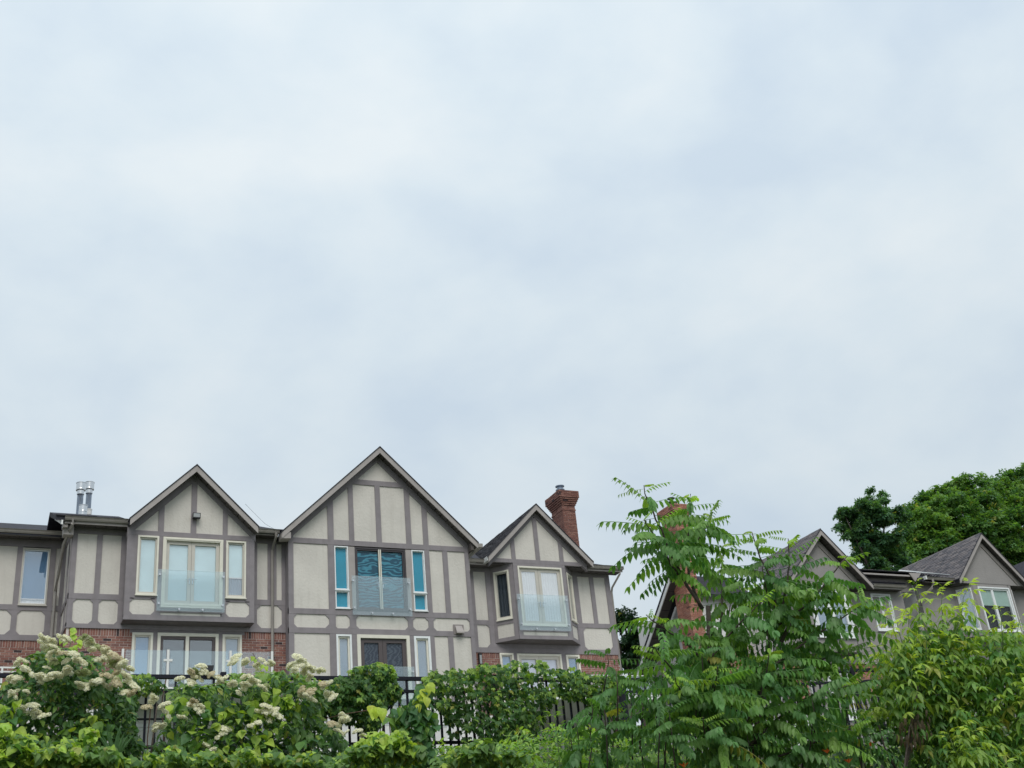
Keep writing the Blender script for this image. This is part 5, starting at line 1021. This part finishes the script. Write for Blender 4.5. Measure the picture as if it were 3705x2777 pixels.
for P_, ya, yb, leafy, r0, r1 in leaders:
    n = len(P_); pts = [Vector((x, ya + (yb - ya) * i / (n - 1), z)) for i, (x, z) in enumerate(P_)]
    fine = []
    for a, b_ in zip(pts, pts[1:]): fine += [a.lerp(b_, t / 3) for t in range(3)]
    fine.append(pts[-1]); fine = [p + Vector((random.uniform(-.012, .012), random.uniform(-.012, .012), 0)) for p in fine]; k = len(fine)
    MB().tube(fine, [r0 + (r1 - r0) * i / (k - 1) for i in range(k)], 7).go('branch' if leafy else 'trunk', 'bark', tr, smooth=True)
    if not leafy: continue
    L_ = sum((b_ - a).length for a, b_ in zip(fine, fine[1:])); nl = int(L_ / (.046 if len(items) > 60 else .043)); az = random.uniform(0, 6.28)
    for i in range(nl):
        if len(fine) > 4 and P_[0] == BASE12 and i > nl * .66: continue
        d = L_ * (1 - i / nl); acc = 0
        for a, b_ in zip(fine, fine[1:]):
            s_ = (b_ - a).length
            if acc + s_ >= d: p = a.lerp(b_, (d - acc) / s_); break
            acc += s_
        az += 2.4 + random.uniform(-.3, .3); u = i / max(1, nl - 1); top = max(0, 1 - i / 7)
        pt = R((0 if i < 2 else 30 * top) + 12 - 20 * u + random.uniform(-14, 14)); sz_ = (.32 + .68 * min(1, i / 6)) * random.uniform(.70, 1.05) * (.78 if u > .8 else 1)
        c = vary(lerp((.36, .54, .08), (.12, .28, .075), min(1, i / 6 + (0 if random.random() > .10 else -.5))) if i < 9 else (lerp((.10, .235, .070), (.24, .43, .09), random.random() ** 1.8)))
        items.append((tuple(p), (math.cos(az) * math.cos(pt), math.sin(az) * math.cos(pt), math.sin(pt)), (0, 0, 1), sz_, c))
# fill shoots through the lower crown
P_ = [(6.01, 2.56), (6.33, 2.96), (6.77, 3.00), (7.17, 2.95), (7.48, 3.10), (7.75, 3.54), (8.28, 3.76), (8.71, 3.65), (8.87, 3.33), (8.85, 2.96), (8.98, 2.59), (9.13, 2.17), (8.91, 1.76), (8.40, 1.52), (6.02, 1.57), (5.78, 1.81), (5.89, 2.18)]
for x, z in sample(P_, 82):
    y = 10.35 + random.uniform(-.55, .75); tipz = z + .12; az = random.uniform(0, 6.28); yo = random.random() < .16
    MB().tube([(x + random.uniform(-.1, .1), y + .1, z - .4), (x, y, z), (x, y, tipz)], [.008, .006, .003], 5).go('twig', 'bark', tr, smooth=True)
    for i in range(6):
        az += 2.4; u = i / 5; pt = R(28 - 36 * u + random.uniform(-20, 20))
        items.append(((x, y, tipz - .045 * i), (math.cos(az) * math.cos(pt), math.sin(az) * math.cos(pt), math.sin(pt)), (0, 0, 1), (.5 + .35 * u) * random.uniform(.8, 1.05), vary(lerp((.36, .54, .08) if yo else (.15, .31, .08), (.095, .225, .070), u))))
plant_leaves(tr, 'frond', items, limit=298)

# ---- box elder thicket on the right
be = thing('box_elder', 'yellow-green bushy young tree before the grey houses, several leafy spires', 'tree', tuple((9.70, 10.20, 1.51)))
tips = [(10.25, 3.57), (10.55, 3.51), (10.95, 3.57), (9.93, 3.26), (9.59, 3.10), (10.32, 3.32), (10.62, 3.20), (10.95, 3.14), (10.04, 2.96), (9.68, 2.85), (10.34, 2.87), (10.67, 2.84), (11.00, 2.91), (9.68, 2.57), (10.07, 2.54), (10.48, 2.52), (10.84, 2.58), (9.84, 2.33), (10.23, 2.27)]
items = []
def spire(par, x, z, y, n, hmax, s0, old, young, base):
    k = random.uniform(0, 3.14); MB().tube(wob(base, (x, y, z), 6, .03), [.014, .012, .010, .008, .006, .004, .002], 5).go('branch', 'stem_green', par, smooth=True)
    for i in range(n):
        d = hmax * (i / n) ** .9; px_ = x + (base[0] - x) * d / max(.3, z - base[2]); py_ = y + (base[1] - y) * d / max(.3, z - base[2])
        for sg in (0, math.pi):
            a = k + sg + random.uniform(-.3, .3); pt = R(45 - 60 * min(1, i / 4) + random.uniform(-12, 12)); s_ = s0 * (.5 + .5 * min(1, i / 4)) * random.uniform(.8, 1.15)
            items.append(((px_, py_, z - d), (math.cos(a) * math.cos(pt), math.sin(a) * math.cos(pt), math.sin(pt)), (0, 0, 1), s_, vary(lerp(young, old, min(1, (i / 6) ** 1.2 * random.uniform(.6, 1.2))))))
        k += 1.57
for i, (x, z) in enumerate(tips):
    spire(be, x, z, 10.2 + random.uniform(-.35, .35), 13, .75, .21, (.12, .25, .06), (.54, .68, .12), (x * .5 + 4.9 + random.uniform(-.2, .2), 10.3, z - 1.1))
P_ = [(9.28, 2.41), (9.69, 2.88), (10.15, 3.02), (10.93, 3.07), (11.20, 2.84), (11.20, 2.35), (10.89, 1.98), (10.56, 1.98), (10.08, 2.17), (9.64, 2.05), (9.29, 2.17)]
for x, z in sample(P_, 620):
    a = random.uniform(0, 6.28); items.append(((x, 10.35 + random.uniform(-.4, .5), z), (math.cos(a), math.sin(a), random.uniform(-.6, .2)), (0, 0, 1), random.uniform(.14, .21), vary(lerp((.11, .24, .055), (.42, .56, .10), random.random() ** 1.6))))
plant_leaves(be, 'elder', items, limit=298); items = []
be2 = thing('box_elder', 'golden-tipped bushy young tree cut off by the right edge', 'tree', tuple((10.68, 9.80, 1.42)))
for x, z in [(10.85, 3.10), (11.02, 2.99), (11.18, 3.01), (11.37, 2.98), (11.65, 3.02), (10.68, 2.77), (11.02, 2.74), (11.28, 2.75), (10.75, 2.49), (11.08, 2.46), (10.49, 2.24), (10.81, 2.18), (11.06, 2.18), (10.12, 2.10), (10.32, 1.97), (10.55, 1.94), (10.86, 1.88), (9.91, 1.83), (9.78, 1.78), (10.08, 1.77), (10.37, 1.67), (10.69, 1.64), (9.95, 1.59), (10.22, 1.48)]:
    spire(be2, x, z, 9.75 + random.uniform(-.3, .3), 10, .5, .20, (.12, .27, .065), (.50, .64, .12), (x * .6 + 4.35 + random.uniform(-.15, .15), 9.9, z - .9))
for x, z in sample([(10.05, 2.08), (10.48, 2.63), (10.84, 2.93), (11.21, 3.00), (11.83, 2.98), (11.18, 1.35), (9.66, 1.39), (9.79, 1.79)], 520):
    a = random.uniform(0, 6.28); items.append(((x, 9.95 + random.uniform(-.35, .45), z), (math.cos(a), math.sin(a), random.uniform(-.6, .3)), (0, 0, 1), random.uniform(.13, .20), vary(lerp((.11, .25, .065), (.42, .58, .11), random.random() ** 2.0))))
plant_leaves(be2, 'elder', items, limit=298); items = []
dead = thing('dead_branch', 'withered brown leaves hanging inside the thicket at lower right', 'branch', tuple((9.59, 10.00, 2.10)))
MB().tube([(x, 10.0, z) for x, z in [(9.75, 2.34), (9.63, 2.10), (9.48, 1.87), (9.29, 1.48)]], .010, 5).go('twig', 'bark', dead)
plant_leaves(dead, 'lance', [((x, 10.0 + random.uniform(-.1, .1), z), (random.uniform(-.2, .2), -.1, -1), (0, -1, .2), random.uniform(.07, .11), vary((.11, .085, .05), .3)) for x, z in sample([(9.40, 2.10), (9.75, 2.10), (9.70, 1.81), (9.43, 1.70), (9.31, 1.81)], 60)], limit=90)
stems(be, [([(x, 10.2, z) for x, z in [(9.37, 1.31), (9.62, 1.73), (9.86, 2.14), (9.96, 2.45)]], .022, .012), ([(x, 10.3, z) for x, z in [(9.45, 1.52), (9.36, 1.75), (9.35, 1.99)]], .012, .008)], 'bark', 'trunk')
# lower right dark leafy tangle, orange day lilies
lw = thing('shrub', 'dark shrub in the shade under the box elder at lower right', 'shrub', tuple((10.24, 10.90, 1.61)))
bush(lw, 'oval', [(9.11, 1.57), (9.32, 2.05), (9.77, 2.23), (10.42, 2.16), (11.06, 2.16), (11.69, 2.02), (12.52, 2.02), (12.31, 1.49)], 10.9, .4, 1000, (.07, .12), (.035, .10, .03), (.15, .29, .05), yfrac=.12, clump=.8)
for (x, z), lab in zip([(8.47, 1.53), (8.22, 1.63), (8.80, 1.69), (6.49, 1.53)], ('orange day lily at the bottom edge under the feathery tree, lowest', 'orange day lily half hidden beneath fronds, left of the dark gap', 'small orange day lily right of the dark gap', 'orange day lily at the bottom edge left of the tree trunk')):
    dl = thing('day_lily', lab, 'flower', (x, 9.9, z - .5), 'orange day lilies'); MB().tube([(x, 9.92, z - .5), (x, 9.9, z)], .005, 5).go('stem', 'stem_green', dl)
    b = MB()
    for k in range(6):
        a = k * 1.047; d = Vector((math.cos(a), math.sin(a), 0)); q = Vector((-d.y, d.x, 0)); c = Vector((x, 9.88, z)); b.add([c, c + d * .025 + q * .012 + Vector((0, 0, .03)), c + d * .055 + Vector((0, 0, .045)), c + d * .025 - q * .012 + Vector((0, 0, .03))], [(0, 1, 2, 3)])
    b.go('petals', 'petal_orange', dl)

# ---- background trees
def crown(parent, blobs, n, size, cols, m='foliage'):
    items = []
    for (x, y, z, r_) in blobs:
        tone = random.uniform(-.35, .38); k = int(n * r_ * r_)
        for _ in range(k):
            th = random.uniform(0, 6.283); cz_ = random.uniform(-.5, 1); s_ = math.sqrt(1 - cz_ * cz_); rr_ = r_ * random.uniform(.45, 1.12) * (1 + .15 * math.sin(5 * th + x))
            d = Vector((math.cos(th) * s_, math.sin(th) * s_, cz_ * (.55 if r_ > 1.2 else .75))); p = Vector((x, y, z)) + d * rr_
            t = (d + Vector((random.gauss(0, .5), random.gauss(0, .5), random.gauss(-.5, .4)))).normalized()
            items.append((tuple(p), tuple(t), (random.gauss(0, .4), random.gauss(-.2, .4), 1), random.uniform(*size), vary(lerp(cols[0], cols[1], min(1, max(0, random.random() ** 1.6 + tone))), .2)))
    plant_leaves(parent, 'tuft', items, limit=0, mass='crown')
def tree(label, base, poly, y, depth, nb, rr_, n, size, cols, group=None):
    t = thing('maple_tree', label, 'tree', base, group); T = max(edge_dist(poly, a, b_) for a, b_ in sample(poly, 80)); bl = []
    for x, z in sample(poly, nb):
        e_ = edge_dist(poly, x, z); r_ = random.uniform(*rr_) * (.55 + .45 * min(1, e_ / 1.2)); bl.append((x, y + random.uniform(-1, 1) * depth * math.sqrt(min(1, e_ / T)), z, r_))
    for (x1, z1), (x2, z2) in zip(poly, poly[1:] + poly[:1]):      # outline stays uneven: small clumps along the rim
        L_ = math.hypot(x2 - x1, z2 - z1)
        for i in range(int(L_ / .8)): f = (i + random.random()) / max(1, int(L_ / .8)); bl.append((x1 + (x2 - x1) * f, y + random.uniform(-1, 1), z1 + (z2 - z1) * f, random.uniform(.25, .50)))
    crown(t, bl, n, size, cols); cx = base[0]
    MB().tube(wob(base, (cx, y, sum(p[1] for p in poly) / len(poly)), 6, .15), [.38, .34, .3, .26, .2, .15, .1], 8).go('trunk', 'bark', t, smooth=True)
    for q in random.sample(bl, min(14, len(bl))): MB().tube(wob((cx, y, (base[2] + q[2]) * .6), (q[0], q[1], q[2]), 4, .15), [.12, .09, .07, .05, .03], 5).go('branch', 'bark', t, smooth=True)
    return t
DM = ((.055, .145, .072), (.15, .30, .115)); GM = ((.075, .19, .055), (.24, .41, .10))
P_ = [(51.67, 24.29), (52.63, 24.45), (53.37, 25.47), (54.47, 25.65), (54.83, 24.90), (55.67, 26.13), (56.20, 25.78), (56.16, 24.60), (56.35, 23.65), (56.47, 22.50), (55.53, 20.21), (52.82, 19.90), (52.69, 21.82), (51.83, 21.96), (52.18, 22.82), (51.54, 23.53)]
tree('dark maple rising in the gap between the two grey gables', (53.8, 56, G), P_, 56, 2.0, 90, (.38, .80), 400, (.24, .38), DM, 'trees behind the houses')
P_ = [(60.81, 26.19), (63.02, 27.62), (64.55, 28.28), (66.32, 28.74), (67.57, 29.62), (69.41, 29.70), (70.60, 29.08), (72.46, 30.25), (74.40, 30.76), (76.25, 30.92), (80.47, 30.81), (76.01, 20.26), (60.20, 21.09), (59.55, 22.05), (60.76, 24.13)]
tree('huge bright green maple crown behind the shingled roof at right', (69.7, 60, G), P_, 60, 3.5, 430, (.55, 1.1), 190, (.28, .44), GM, 'trees behind the houses')
P_ = [(30.07, 15.88), (30.56, 15.97), (30.81, 15.48), (31.31, 15.07), (31.56, 13.67), (31.36, 12.43), (29.95, 12.42), (29.90, 13.64)]
tree('small dark tree seen low in the gap beside the right corner of the angled-bay house', (31, 50, G), P_, 50, 1.2, 14, (.5, .8), 330, (.24, .36), ((.012, .045, .018), (.03, .085, .03)), 'trees behind the houses')
S.render.engine = 'CYCLES'
